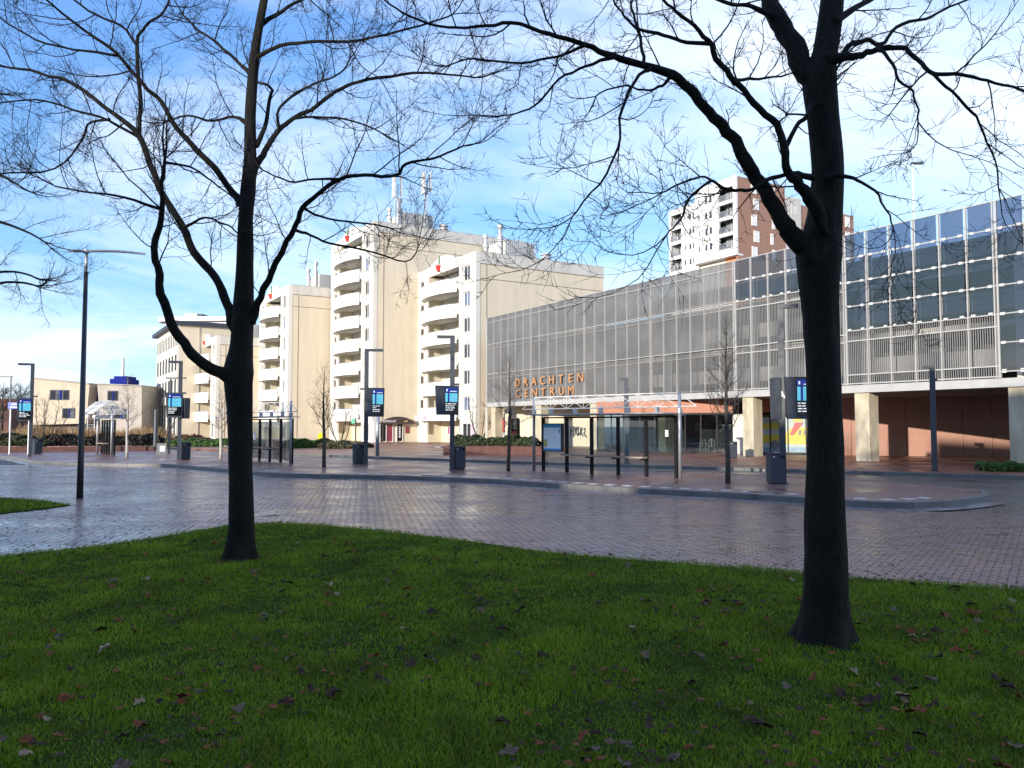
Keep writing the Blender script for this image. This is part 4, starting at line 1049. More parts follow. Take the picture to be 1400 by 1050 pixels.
# graffiti tag
def px_on_s4(px): return L4 * (1 - (806 - px) / 136 * 1.0)
M_graf = pm('spray_paint', (.015, .015, .015), .6, .2)
gx0 = L4 * .83; mb = MB(); S_ = 1.0
strokes = [[(0, 0), (.02, 1.0)], [(.42, -.05), (.40, 1.0)], [(.02, .5), (.42, .55)], [(.55, .95), (.68, .55), (.86, .98)], [(.68, .55), (.62, .1)], [(1.3, .85), (1.0, .8), (.85, .4), (1.05, .15), (1.35, .35)], [(1.15, .95), (1.12, .05)],
           [(1.45, .1), (1.5, .8), (1.75, .7), (1.55, .45), (1.85, .05)], [(1.95, .7), (2.15, .75), (2.1, .4), (1.95, .35), (2.35, -.05)]]
for st in strokes:
    pts = smooth_poly([Vector((gx0 + a * .80, -.012, .85 + b * .95)) for a, b in st], 5)
    for a, b in zip(pts, pts[1:]): mb.bar(a, b, .02, .12, up=(0, 0, 1) if abs((b - a).normalized().z) < .9 else (1, 0, 0))
mb.build('graffiti', M_graf, s4)
# steel post with braces at the left end of the facade
MB().box(S0 + 5 * BAY + .05, S0 + 5 * BAY + .2, -.1, .1, 0, 3.6).build('end_post', M_white, dc)

# ================================================================== unseen houses added behind the viewer, heights shaped to shade lawn and road
def shade_house(c0, c1, h, label):
    s0 = -35.0; p = SD * s0 + SC_ * c1; w = c1 - c0
    T = thing('shade_block', (p.x, p.y, 0), math.atan2(-SC_.y, -SC_.x), label, 'building', 'unseen shade casting brick blocks behind the viewer')
    ops = []
    nx_ = max(1, int(w / 3.2)); nz = max(1, int(h / 3.0))
    for i in range(nx_):
        for k in range(nz):
            x = w * (i + .5) / nx_; ops.append((x - .7, x + .7, .9 + k * 2.9, 2.3 + k * 2.9)) if .9 + k * 2.9 + 1.6 < h else None
    MB().box(0, w, .3, 11, 0, h).build('rear_wall', M_redbr, T)
    mb = MB(); wall_open(mb, 0, w, 0, h, ops, 0, .298); mb.build('front_wall', M_redbr, T)
    for a, b, c, d in ops: MB().box(a, b, .2, .25, c, d).build('window', M_pane, T)
    MB().box(-.02, w + .02, -.05, 11.1, h, h + .12).build('roof', M_concd, T)
TAN = math.tan(SUN_EL)
shade_house(-7.6, 48, 3.4 + 77 * TAN, 'high unseen brick block added behind the viewer to shade the right side')
shade_house(-10.9, -7.62, 71 * TAN, 'unseen brick block added beside the high one to shade a strip of road')
shade_house(-13.4, -10.92, 55.5 * TAN, 'narrow unseen brick block added behind the viewer, kept low to let sun onto the platform')
shade_house(-36, -13.42, 75 * TAN, 'long unseen brick block added directly behind the viewer as shade caster')
shade_house(-75, -36.02, 53 * TAN, 'lowest unseen brick block added behind the viewer to shade the left road')

# ================================================================== STREET FURNITURE
M_scr_bk = em('screen_black', (.004, .004, .006), .4); M_scr_bl = em('screen_blue', (.01, .03, .28), .5); M_scr_cy = em('screen_cyan', (.10, .42, .55), .75); M_scr_wh = em('screen_white', (.7, .75, .78), .7)
M_sticker = pm('white_sticker', (.8, .8, .8), .5, .02)
PZ = 0.14
def facing(p, extra=0.0):
    """z rotation so that local -y looks at the camera"""
    return math.atan2(p.x, -p.y) + math.pi + extra if False else -math.atan2(p.x, p.y) + extra
def display(parent, x, z0, z1, w, yaw, bez_l, flip=False, y=-.1, screen=True):
    o = link('display_panel', None, parent, (x, y, 0), yaw); h = z1 - z0
    # tapered housing, front at -y
    out = [(-w / 2, z1), (w / 2, z1), (w / 2 - .03, z0), (-w / 2 + .06, z0)]
    body = MB().prism(out, 'y', -.09, .09); body.build('housing', M_anth, o)
    if screen:
        a, b = -w / 2 + bez_l, w / 2 - .06; c, d = z0 + .1, z1 - .08; q = MB()
        q.box(a, b, -.104, -.094, c, d, 0)
        q.box(a + .01, b - .01, -.108, -.1045, d - .2, d - .01, 1); 
        q.box(a + .02, a + .12, -.108, -.1045, c + h * .36, d - .23, 2); q.box(a + .2, b - .02, -.108, -.1045, c + h * .36, d - .23, 2); q.box(a + .125, a + .195, -.108, -.1045, c + h * .36, d - .23, 1)
        q.box(a + .06, a + .11, -.112, -.1085, d - .16, d - .06, 3); q.box(a + .22, b - .05, -.112, -.1085, d - .17, d - .145, 3)
        for i in range(5): q.box(a + .22, b - .05, -.112, -.1085, c + h * .36 + .04 + i * .075, c + h * .36 + .05 + i * .075, 1)
        zz = c + h * .31; rnd = random.Random(int(x * 100) + 3)
        for r in range(4):
            xx = a + .03; n = rnd.randint(2, 4)
            for _ in range(n):
                ww = rnd.uniform(.06, .16)
                if xx + ww > b - .05: break
                q.box(xx, xx + ww, -.108, -.1045, zz - .035, zz, 3); xx += ww + .03
            zz -= .085
        q.build('screen', [M_scr_bk, M_scr_bl, M_scr_cy, M_scr_wh], o)
    return o
def info_post(px, py, arm, lab, h=5.55, disp=(), mat=None, twist=0.0, letter=None, bracket=True):
    p = G(px, py, PZ); T = thing('information_post', p, facing(p, twist), lab, 'lamp post', 'lamp posts with travel screens on the bus platform')
    mat = mat or M_anth2
    MB().box(-.10, .10, -.07, .07, 0, h).build('post', mat, T)
    MB().box(-.16, .16, -.13, .13, 0, .02).build('base_plate', mat, T)
    s_ = 1 if arm > 0 else -1
    MB().box(min(.0, arm) - (.1 if arm > 0 else 0), max(0, arm) + (.1 if arm < 0 else 0), -.095, .095, h + .003, h + .12).build('lamp_arm', mat, T)
    MB().box(s_ * .3 if s_ > 0 else arm + .05, arm - .05 if s_ > 0 else -.3, -.07, .07, h - .012, h).build('lamp_glass', M_bal, T)
    if bracket: MB().box(-.3 if s_ > 0 else 0, .0 if s_ > 0 else .3, -.05, .05, 3.52, 3.60).build('bracket', mat, T)
    for d in disp: display(T, *d)
    if letter:
        o = link('letter', text_mesh(letter, .30, .004, M_sticker, bold=.01), T); o.location = (0, -.078, 2.72); o.rotation_euler = (math.pi / 2, 0, 0)
    return T
info_post(1071, 661, .55, 'lamp post lettered A with travel screen, right of the near shelter', h=5.6, letter='A', disp=((.55, 2.05, 3.38, .95, R(14), .34), (-.2, 2.05, 3.38, .75, R(-76), .2, False, .2, False)))
info_post(618, 642, -.65, 'lamp post with travel screen left of the long near shelter', h=5.5, disp=((-.22, 2.28, 3.50, 1.0, R(16), .38),))
info_post(500, 635, .78, 'lamp post with travel screen in front of the tallest tower', h=5.35, disp=((.42, 2.25, 3.62, .85, R(10), .26, False, -.02),))
info_post(244.5, 629, -.62, 'lamp post with travel screen before the office block', h=5.15, disp=((-.28, 2.25, 3.58, .85, R(-6), .12), (.28, 2.2, 3.3, .6, R(60), .1, False, .1, False)))
info_post(41, 624, -.75, 'lamp post with travel screen next to the blue road sign, far left', h=5.4, disp=((-.35, 2.1, 3.45, .8, R(-6), .12),))
# plain square lamp posts
def plain_post(px, py, h, lab, arm=-.35, z=0.1):
    p = G(px, py, z); T = thing('lamp_post', p, facing(p), lab, 'lamp post')
    MB().box(-.11, .11, -.09, .09, 0, h).build('post', M_anth2, T); MB().box(-.35 if arm < 0 else -.11, .11 if arm < 0 else .35, -.11, .11, h + .002, h + .12).build('lamp_head', M_anth2, T)
    MB().box(-.2, .2, -.2, .2, 0, .015).build('base_plate', M_anth2, T); MB().box(.11, .19, -.05, .05, h - .5, h - .42).build('bracket', M_anth2, T)
plain_post(1278, 644, 4.25, 'square grey lamp post in front of the red panel wall')
plain_post(857, 634, 4.1, 'square grey lamp post standing behind the near shelter')
# tall round twin-arm lamp at the left
p = G(109, 681); T = thing('street_lamp', p, facing(p, R(3)), 'tall dark street lamp with two flat arms on the left', 'street lamp')
hz = AT(120, 345, p.y).z
MB().tube([(0, 0, 0), (0, 0, 1.0), (0, 0, hz - .55)], [.088, .08, .055], 14).build('pole', pm('dark_green_pole', (.02, .024, .026), .35, .2), T, smooth=True)
MB().tube([(0, 0, hz - .55), (0, 0, hz)], [.04, .04], 12).build('pole_top', M_steel, T, smooth=True)
MB().tube([(0, 0, hz - .02), (0, 0, hz + .07)], .09, 14).build('hub', M_steel, T)
def flat_arm(x1, z1):
    mb = MB(); n = 8
    for i in range(n):
        f, g_ = i / n, (i + 1) / n; zz = lambda q: hz + .03 + z1 * q - .10 * math.sin(q * math.pi) * (1 if x1 > 0 else 0) * -.4
        w = .10 + .08 * math.sin(math.pi * (f + .2)); mb.bar((x1 * f, 0, zz(f)), (x1 * g_, 0, zz(g_)), w, .045)
    mb.build('lamp_arm', M_steel, T)
flat_arm(-.46, -.03); flat_arm(1.5, .09)
# litter bins
def bin_(px, py, z, lab, s_=1.0, yaw=.35):
    p = G(px, py, z); T = thing('litter_bin', p, facing(p, yaw), lab, 'litter bin', 'dark litter bins')
    mb = MB().box(-.21, .21, -.21, .21, .03, .86); mb.build('body', M_anth, T)
    MB().box(-.225, .225, -.225, .225, .864, .90).build('lid', M_anth, T); MB().box(-.17, .17, -.17, .17, 0, .028).build('foot', M_black, T)
    MB().box(.06, .19, -.219, -.212, .74, .82).build('slot', M_black, T); MB().tube([(-.12, -.218, .79), (-.12, -.212, .79)], .022, 10).build('sticker', M_sticker, T)
    T.scale = (s_, s_, s_)
bin_(1061, 661, PZ, 'litter bin standing against the lamp post lettered A', 1.08)
bin_(627, 641.5, PZ, 'litter bin beside the lamp post left of the near shelter', 1.08)
bin_(490, 634.5, PZ, 'litter bin beside the lamp post in front of the tallest tower', 1.05)
bin_(252.5, 628.5, PZ, 'litter bin beside the lamp post before the office block', 1.05)
bin_(1001.5, 626, .1, 'litter bin next to the concrete column by the shop window', 1.05)
bin_(51, 620, PZ, 'litter bin by the planting bed at far left', 1.05)
# bus shelters
def truss(T, x0, x1, zb, zt, y, over):
    mb = MB(); n = max(4, int((x1 - x0) / .85)); r = .016
    mb.tube([(x0 - over, y, zb), (x1 + over, y, zb)], .022, 6).tube([(x0, y, zt), (x1, y, zt)], .022, 6)
    mb.tube([(x0 - over, y, zb), (x0, y, zt)], r, 5).tube([(x1 + over, y, zb), (x1, y, zt)], r, 5)
    for i in range(n + 1):
        x = x0 + (x1 - x0) * i / n; mb.tube([(x, y, zb), (x, y, zt)], r * .8, 5)
        if i < n:
            x2 = x0 + (x1 - x0) * (i + 1) / n; mb.tube([(x, y, zb), (x2, y, zt)], r * .8, 5).tube([(x, y, zt), (x2, y, zb)], r * .8, 5)
    mb.build('roof_truss', M_metalw, T)
def shelter(A, Bp, n, lab, poster=False, sticker=False, posts=(True, True), lattice=False, bench=(.2, .82), glass_h=2.12):
    d = Bp - A; L = Vector((d.x, d.y, 0)).length; ang = math.atan2(d.y, d.x)
    T = thing('bus_shelter', A, ang, lab, 'bus shelter', 'bus shelters on the platform')
    for i in range(n + 1):
        x = L * i / n; MB().box(x - .055, x + .055, -.05, .05, 0, glass_h).build('frame_post', M_black, T)
    for i in range(n): MB().box(L * i / n + .06, L * (i + 1) / n - .06, -.006, .006, .12, glass_h - .1).build('glass_panel', M_clear, T)
    MB().box(-.055, L + .055, -.05, .05, glass_h + .002, glass_h + .06).build('top_rail', M_black, T)
    for x, f in ((-.32, posts[0]), (L + .3, posts[1])):
        if f:
            MB().tube([(x, -.22, 0), (x, -.22, 3.02)], .062, 14).build('round_post', M_steel, T, smooth=True)
            MB().tube([(x, -.22, 2.28), (x, -.22, 2.42)], .1, 12).build('post_collar', M_steel, T)
    # canopy leaning gently up toward the kerb side
    cn_ = MB().prism([(-.85, 2.25), (.3, 2.23), (.3, 2.27), (-.85, 2.29)], 'x', -.25, L + .25); cn_.build('canopy', M_steel if not lattice else glass('canopy_glass', (.75, .77, .78), .1), T)
    for i in range(n): 
        x = L * (i + .5) / n; MB().box(x - .05, x + .05, -.3, -.14, 2.29, 2.5).build('canopy_bracket', M_steel, T)
    truss(T, -.25, L + .25, 2.50, 2.98, -.22, .75)
    if lattice:
        mb = MB(); zt, zb_ = 3.35, 2.55
        for s_ in (-1, 1):
            y0_, y1_ = -.35 + s_ * .02, -.35 + s_ * .95; m = 9
            for i in range(m + 1):
                x = -.5 + (L + 1.0) * i / m
                mb.tube([(x, y0_, zt), (x, y1_, zb_)], .035, 4)
                if i < m: x2 = -.5 + (L + 1) * (i + 1) / m; mb.tube([(x, y0_, zt), (x2, y1_, zb_)], .03, 4); mb.tube([(x2, y0_, zt), (x, y1_, zb_)], .03, 4)
            for q in (0, .33, .66, 1): mb.tube([(-.5, y0_ + (y1_ - y0_) * q, zt + (zb_ - zt) * q), (L + .5, y0_ + (y1_ - y0_) * q, zt + (zb_ - zt) * q)], .022, 4)
        mb.build('lattice_roof', M_metalw, T)
    if bench:
        a, b = L * bench[0], L * bench[1]
        MB().box(a, b, -.42, -.12, .66, .72).build('bench_plank', M_wood, T)
        for i in range(1, n):
            x = L * i / n
            if a < x < b + .1: MB().box(x - .03, x + .03, -.36, -.05, .60, .658).build('bench_bracket', M_black, T)
    if poster:
        fr_ = MB().box(.12, L / n * .93, -.13, -.08, .80, 1.92).build('timetable_board', M_anth, T)
        MB().box(.15, L / n * .93 - .12, -.142, -.132, .84, 1.88).build('map_sheet', pm('map_paper', (.78, .82, .86), .5, .10, 6), fr_)
        MB().box(.15, L / n * .93 - .12, -.148, -.143, 1.76, 1.88).box(.15, L / n * .93 - .12, -.148, -.143, .84, .92).box(L / n * .93 - .22, L / n * .93 - .15, -.148, -.143, 1.55, 1.70).build('map_header', pm('map_blue', (.05, .32, .60), .5, .05), fr_)
        MB().box(.17, .34, -.148, -.143, .97, 1.28).build('map_legend', pm('map_yellow', (.50, .36, .12), .3, .15, 8), fr_)
    if sticker:
        MB().tube([(L * .42, -.012, 1.25), (L * .42, -.008, 1.25)], .2, 20).build('round_sticker', M_sticker, T)
    else: MB().box(L * .93, L * .95, -.014, -.008, 1.45, 1.68).build('notice', M_sticker, T)
    return T
shelter(G(743, 643.7, PZ), G(925, 654, PZ), 5, 'long glass bus shelter with timetable board and bench, nearest on the platform', poster=True)
shelter(G(316, 626.5, PZ), G(399, 633.5, PZ), 6, 'glass bus shelter half hidden behind the left tree', sticker=True, posts=(False, True), bench=(0, .78))
shelter(G(139, 620, PZ), G(156, 622.3, PZ), 5, 'small bus shelter with white lattice roof, far left', lattice=True, bench=(.1, .7))
# signs
def sign_blue():
    p = G(24, 622, .1); Y = p.y; T = thing('road_sign', p, 0, 'blue direction sign on two posts at the far left', 'road sign')
    w = 15 / FPX * Y; z0 = AT(20, 559, Y).z - .1; z1 = AT(20, 550, Y).z - .1
    MB().box(-w, w * 1.1, -.03, .03, z0, z1).build('sign_plate', pm('sign_blue', (.01, .06, .42), .45, .05), T)
    for i, (a, b, z) in enumerate(((-.7, -.2, .7), (-.8, .9, .25))): MB().box(w * a, w * b, -.036, -.031, z0 + (z1 - z0) * z - .03, z0 + (z1 - z0) * z + .03).build('lettering_line', M_txt, T)
    for x in (-w * .8, w * .9): MB().tube([(x, .06, 0), (x, .06, z1)], .05, 8).build('post', M_steel, T)
sign_blue()
def sign_green():
    p = G(486, 617, .1); Y = p.y; T = thing('street_sign', p, 0, 'small green and white finger sign on a thin post before the tallest tower', 'street sign'); s_ = Y / FPX
    zz = lambda py: AT(486, py, Y).z - .1
    MB().tube([(0, 0, 0), (0, 0, zz(571))], .05, 8).build('post', M_anth, T)
    MB().box(-6 * s_, -.06, -.03, .0, zz(579), zz(572)).build('green_plate', pm('sign_green', (.12, .45, .28), .4, .05), T)
    MB().box(.06, 13 * s_, -.03, .0, zz(577.5), zz(573.5)).build('white_finger', M_bal, T)
sign_green()
p = G(516, 625.5, .1); T = thing('steel_post', p, 0, 'plain thick galvanised post behind the travel screen before the tallest tower', 'post')
MB().tube([(0, 0, 0), (0, 0, AT(516, 560, p.y).z - .1)], .11, 12).build('pole', M_steel, T, smooth=True); MB().tube([(0, 0, 0), (0, 0, .06)], .2, 12).build('base_plate', M_concd, T)
p = G(439, 611, .1); T = thing('advertising_board', p, R(20), 'bright yellow advertising board beside the shop at the lower tower', 'sign board')
M_yb = pm('bright_yellow', (.75, .72, .04), .5, .05)
MB().prism([(-.35, 0), (.35, 0), (.28, 1.1), (.12, 1.25), (-.12, 1.25), (-.28, 1.1)], 'y', -.03, .03).build('panel', M_yb, T)
MB().bar((-.25, .03, 1.0), (-.25, .4, 0), .04).bar((.25, .03, 1.0), (.25, .4, 0), .04).build('stand', M_black, T)
p = G(221, 624, PZ); T = thing('information_stand', p, 0, 'low white information stand near the lamp post before the office block', 'information stand')
MB().box(-.3, -.25, -.02, .02, 0, .75).box(.25, .3, -.02, .02, 0, .75).build('legs', M_anth2, T); MB().box(-.3, .3, -.03, .0, .1, .78).build('panel', M_anth2, T); MB().box(-.1, .2, -.04, -.031, .3, .62).build('paper', M_sticker, T)
# far slim lamp posts at the left
for pxm, yb, yt, lab in ((12, 612, 515, 'distant street lamp at the left edge with arm to the left'), (231, 621, 517, 'thin dark lamp post behind the screen post before the office block'), (212, 615, 560, 'short thick grey post before the office block')):
    p = G(pxm, yb, .1); zt = AT(pxm, yt, p.y).z - .1; T = thing('street_lamp', p, 0, lab, 'street lamp' if yt < 550 else 'post')
    rr = .16 if yt > 550 else .07
    MB().tube([(0, 0, 0), (0, 0, zt)], [rr, rr * .8], 8).build('pole', M_anth2, T)
    if yt < 550: MB().box(-1.1 if pxm == 12 else -.3, .1 if pxm == 12 else 1.0, -.08, .08, zt - .05, zt + .06).build('lamp_head', M_anth2, T)
# globe lamps by the cream building
for pxm in (119, 128.5):
    p = G(pxm, 604, .1); zt = AT(pxm, 572, p.y).z - .1; T = thing('globe_lamp', p, 0, 'white globe lamp on thin post before the cream building, ' + ('left' if pxm < 125 else 'right') + ' of the pair', 'lamp')
    MB().tube([(0, 0, 0), (0, 0, zt)], .05, 8).build('pole', M_bal, T)
    mb = MB(); rr = .24
    mb.tube([(0, 0, zt - .05 + rr * (1 - math.cos(a * .31416))) for a in range(11)], [max(.02, rr * math.sin(a * .31416)) for a in range(11)], 12); mb.build('globe', M_bal, T, smooth=True)

# ================================================================== VEGETATION
def bark_mat(name, c, c2, sc_=1.0):
    m = bpy.data.materials.new(name); n, l, b = nodes_of(m)
    t = n.new('ShaderNodeTexCoord'); mp = n.new('ShaderNodeMapping'); l.new(t.outputs['Object'], mp.inputs[0]); mp.inputs['Scale'].default_value = (1, 1, .28)
    v = n.new('ShaderNodeTexNoise'); v.inputs['Scale'].default_value = 34 * sc_; v.inputs['Detail'].default_value = 5; v.inputs['Roughness'].default_value = .65; l.new(mp.outputs[0], v.inputs['Vector'])
    v2 = n.new('ShaderNodeTexNoise'); v2.inputs['Scale'].default_value = 3; v2.inputs['Detail'].default_value = 6; l.new(t.outputs['Object'], v2.inputs['Vector'])
    ad = n.new('ShaderNodeMath'); ad.operation = 'MULTIPLY'; l.new(v.outputs['Fac'], ad.inputs[0]); l.new(v2.outputs['Fac'], ad.inputs[1])
    rp = n.new('ShaderNodeValToRGB'); l.new(ad.outputs[0], rp.inputs[0]); rp.color_ramp.elements[0].position = .14; rp.color_ramp.elements[1].position = .42
    rp.color_ramp.elements[0].color = (*c, 1); rp.color_ramp.elements[1].color = (*c2, 1)
    l.new(rp.outputs[0], b.inputs['Base Color']); b.inputs['Roughness'].default_value = .8; b.inputs['Specular IOR Level'].default_value = .25
    bp = n.new('ShaderNodeBump'); bp.inputs['Strength'].default_value = 1.0; bp.inputs['Distance'].default_value = .05; l.new(v.outputs['Fac'], bp.inputs['Height']); l.new(bp.outputs[0], b.inputs['Normal'])
    return m
M_bark = bark_mat('dark_wet_bark', (.003, .003, .0025), (.020, .018, .012))
M_twig = pm('dark_twig', (.010, .008, .009), .7, .3, 8, spec=.2)
M_bark2 = bark_mat('grey_young_bark', (.05, .045, .035), (.13, .12, .09))
M_twig2 = pm('grey_twig', (.06, .05, .042), .8, .3, 8)

class Twigs:
    """collects many thin tapering tubes as one numpy mesh"""
    def __init__(s): s.V = []; s.F = []; s.o = 0
    def tube(s, pts, rad, n):
        P = np.array(pts, float); k = len(P); d = np.gradient(P, axis=0); d /= (np.linalg.norm(d, axis=1, keepdims=True) + 1e-9)
        ref = np.array([.31, .77, .55]); nx = np.cross(d, ref); nx /= (np.linalg.norm(nx, axis=1, keepdims=True) + 1e-9); ny = np.cross(d, nx)
        a = 2 * np.pi * np.arange(n) / n; r = np.asarray(rad)[:, None, None]
        ring = P[:, None] + r * (np.cos(a)[None, :, None] * nx[:, None] + np.sin(a)[None, :, None] * ny[:, None])
        s.V.append(ring.reshape(-1, 3)); j = np.arange(n); j2 = (j + 1) % n
        base = s.o + (np.arange(k - 1) * n)[:, None]
        s.F.append(np.stack([base + j, base + j2, base + n + j2, base + n + j], 2).reshape(-1, 4)); s.o += k * n
    def build(s, name, m, parent): return fast_mesh(name, np.concatenate(s.V), np.concatenate(s.F), m, parent, smooth=True, kind='stuff')
def rv(rnd): 
    while True:
        v = Vector((rnd.uniform(-1, 1), rnd.uniform(-1, 1), rnd.uniform(-1, 1)))
        if .05 < v.length < 1: return v.normalized()
def grow(tw, p, d, L, r, level, rnd, up=.10, stats=None, flat=0.0):
    n = 7 if level == 1 else (5 if level == 2 else 3); pts = [p.copy()]; seg_ = L / n; dd = d.copy()
    wig = {1: .22, 2: .24, 3: .14}[level]
    for i in range(n):
        dd = (dd + rv(rnd) * wig + Vector((0, 0, up * (1 if level < 3 else .5)))).normalized(); pts.append(pts[-1] + dd * seg_)
    rad = [r * (1 - .72 * i / n) for i in range(n + 1)]
    tw.tube(pts, rad, 5 if level == 1 else (4 if level == 2 else 3))
    if level >= 3: return
    kids = {1: min(14, int(5 + L * 4.5)), 2: min(10, int(3 + L * 7))}[level]
    for _ in range(kids):
        f = rnd.uniform(.12, 1.0); i = min(int(f * n), n - 1); q = pts[i].lerp(pts[i + 1], f * n - i)
        ax = (pts[i + 1] - pts[i]).normalized(); side = rv(rnd); side = (side - ax * side.dot(ax)).normalized()
        nd = (ax * rnd.uniform(.45, .95) + side * rnd.uniform(.55, .95)).normalized()
        grow(tw, q, nd, L * rnd.uniform(.28, .55) * (1.15 - .5 * f) if level == 1 else L * rnd.uniform(.22, .5), max(.0026, r * .45 * (1 - .4 * f)), level + 1, rnd, up, flat=flat)
def limb3d(pxs, Y0, dY, Ylast=None):
    """pixel polyline with widths -> world points and radii; depth drifts by dY metres along it"""
    n = len(pxs); pts = []; rad = []; cum = [0]
    for a, b in zip(pxs, pxs[1:]): cum.append(cum[-1] + math.hypot(b[0] - a[0], b[1] - a[1]))
    for i, (px, py, w) in enumerate(pxs):
        Y = Y0 + dY * (cum[i] / cum[-1]); pts.append(AT(px, py, Y)); rad.append(w * Y / FPX / 2)
    sub = 4; sp = smooth_poly(pts, sub); sr = []
    for i in range(n - 1):
        for k in range(sub): sr.append(rad[i] + (rad[i + 1] - rad[i]) * k / sub)
    sr.append(rad[-1]); return sp, sr
def big_tree(name, lab, base_px, trunk, limbs, seed, dens=5.0, up=.10, zbase=.03, lmin=.5, lmax=1.5):
    rnd = random.Random(seed); b = G(*base_px, zbase); Y = b.y
    T = thing(name, b, 0, lab, 'tree', 'large bare trees on the lawn'); off = b
    # trunk with root flare and bark ridges
    sp, sr = limb3d(trunk, Y, .15); mb = MB(); n = 28; o = 0; vs = []; fs = []
    sp = [Vector((sp[0].x, sp[0].y, b.z - .08))] + sp[0:]; sr = [sr[0] * 1.08] + sr
    fine = resample_r(sp, sr, .07)
    for i, (p, r) in enumerate(fine):
        for j in range(n):
            a = 2 * math.pi * j / n; hgt = p.z - b.z
            fl = 1 + (.22 * math.exp(-max(hgt, 0) * 6)) * math.sin(5 * a + seed) + .05 * noise.noise((math.cos(a) * 2.2, math.sin(a) * 2.2, hgt * 1.4 + seed)) + .05 * noise.noise((math.cos(a) * 7, math.sin(a) * 7, hgt * 3 + seed))
            vs.append((p.x + r * fl * math.cos(a) - off.x, p.y + r * fl * math.sin(a) - off.y, p.z - off.z))
    for i in range(len(fine) - 1):
        for j in range(n): j2 = (j + 1) % n; fs.append((i * n + j, i * n + j2, (i + 1) * n + j2, (i + 1) * n + j))
    fs.append(tuple((len(fine) - 1) * n + j for j in range(n)))
    MB().add(vs, fs).build('trunk', M_bark, T, smooth=True)
    tw = Twigs()
    for li, (pxs, dY, yoff) in enumerate(limbs):
        sp, sr = limb3d(pxs, Y + yoff, dY)
        # knobbly wiggle
        ph = rnd.uniform(0, 50)
        for i in range(2, len(sp)):
            sp[i] += Vector((noise.noise((ph, i * .5, 0)), noise.noise((ph, i * .5, 5)), noise.noise((ph, i * .5, 9)))) * (.02 + sr[i] * .22)
        fine = resample_r(sp, sr, .09); q = [p - off for p, r in fine]; rr = [r * (1 + .10 * noise.noise((ph, i * .7, 2))) for i, (p, r) in enumerate(fine)]
        MB().tube(q, rr, 12 if rr[0] > .04 else 8).build('branch', M_bark, T, smooth=True)
        # twigs
        acc = 0
        for i in range(1, len(q)):
            L = (q[i] - q[i - 1]).length; r = rr[i]
            if r > .062: continue
            acc += L * dens * (1.0 if r < .03 else .75)
            while acc > 1 or (i == len(q) - 1 and acc > 0):
                acc -= 1
                ax = (q[i] - q[i - 1]).normalized(); side = rv(rnd); side = (side - ax * side.dot(ax)).normalized()
                nd = (ax * rnd.uniform(.3, .9) + side * .85).normalized()
                if rnd.random() < .3: nd = (nd + Vector((0, 0, -.25))).normalized()
                Lt = rnd.uniform(lmin, lmax) * (.6 + .5 * i / len(q))
                grow(tw, q[i], nd, Lt, min(r * .55, .004 + .0065 * Lt), 1, rnd, up)
        # tip goes on as twigs
        ax = (q[-1] - q[-2]).normalized()
        for _ in range(2): grow(tw, q[-1], (ax + rv(rnd) * .35).normalized(), rnd.uniform(.6, 1.2), max(.005, rr[-1] * .9), 1, rnd, up)
    tw.build('twigs', M_twig, T)
    return T
def resample_r(pts, rad, step):
    out = [(pts[0], rad[0])]; carry = 0
    for i in range(len(pts) - 1):
        a, b = pts[i], pts[i + 1]; L = (b - a).length; n = max(1, int(round(L / step)))
        for k in range(1, n + 1): out.append((a.lerp(b, k / n), rad[i] + (rad[i + 1] - rad[i]) * k / n))
    return out
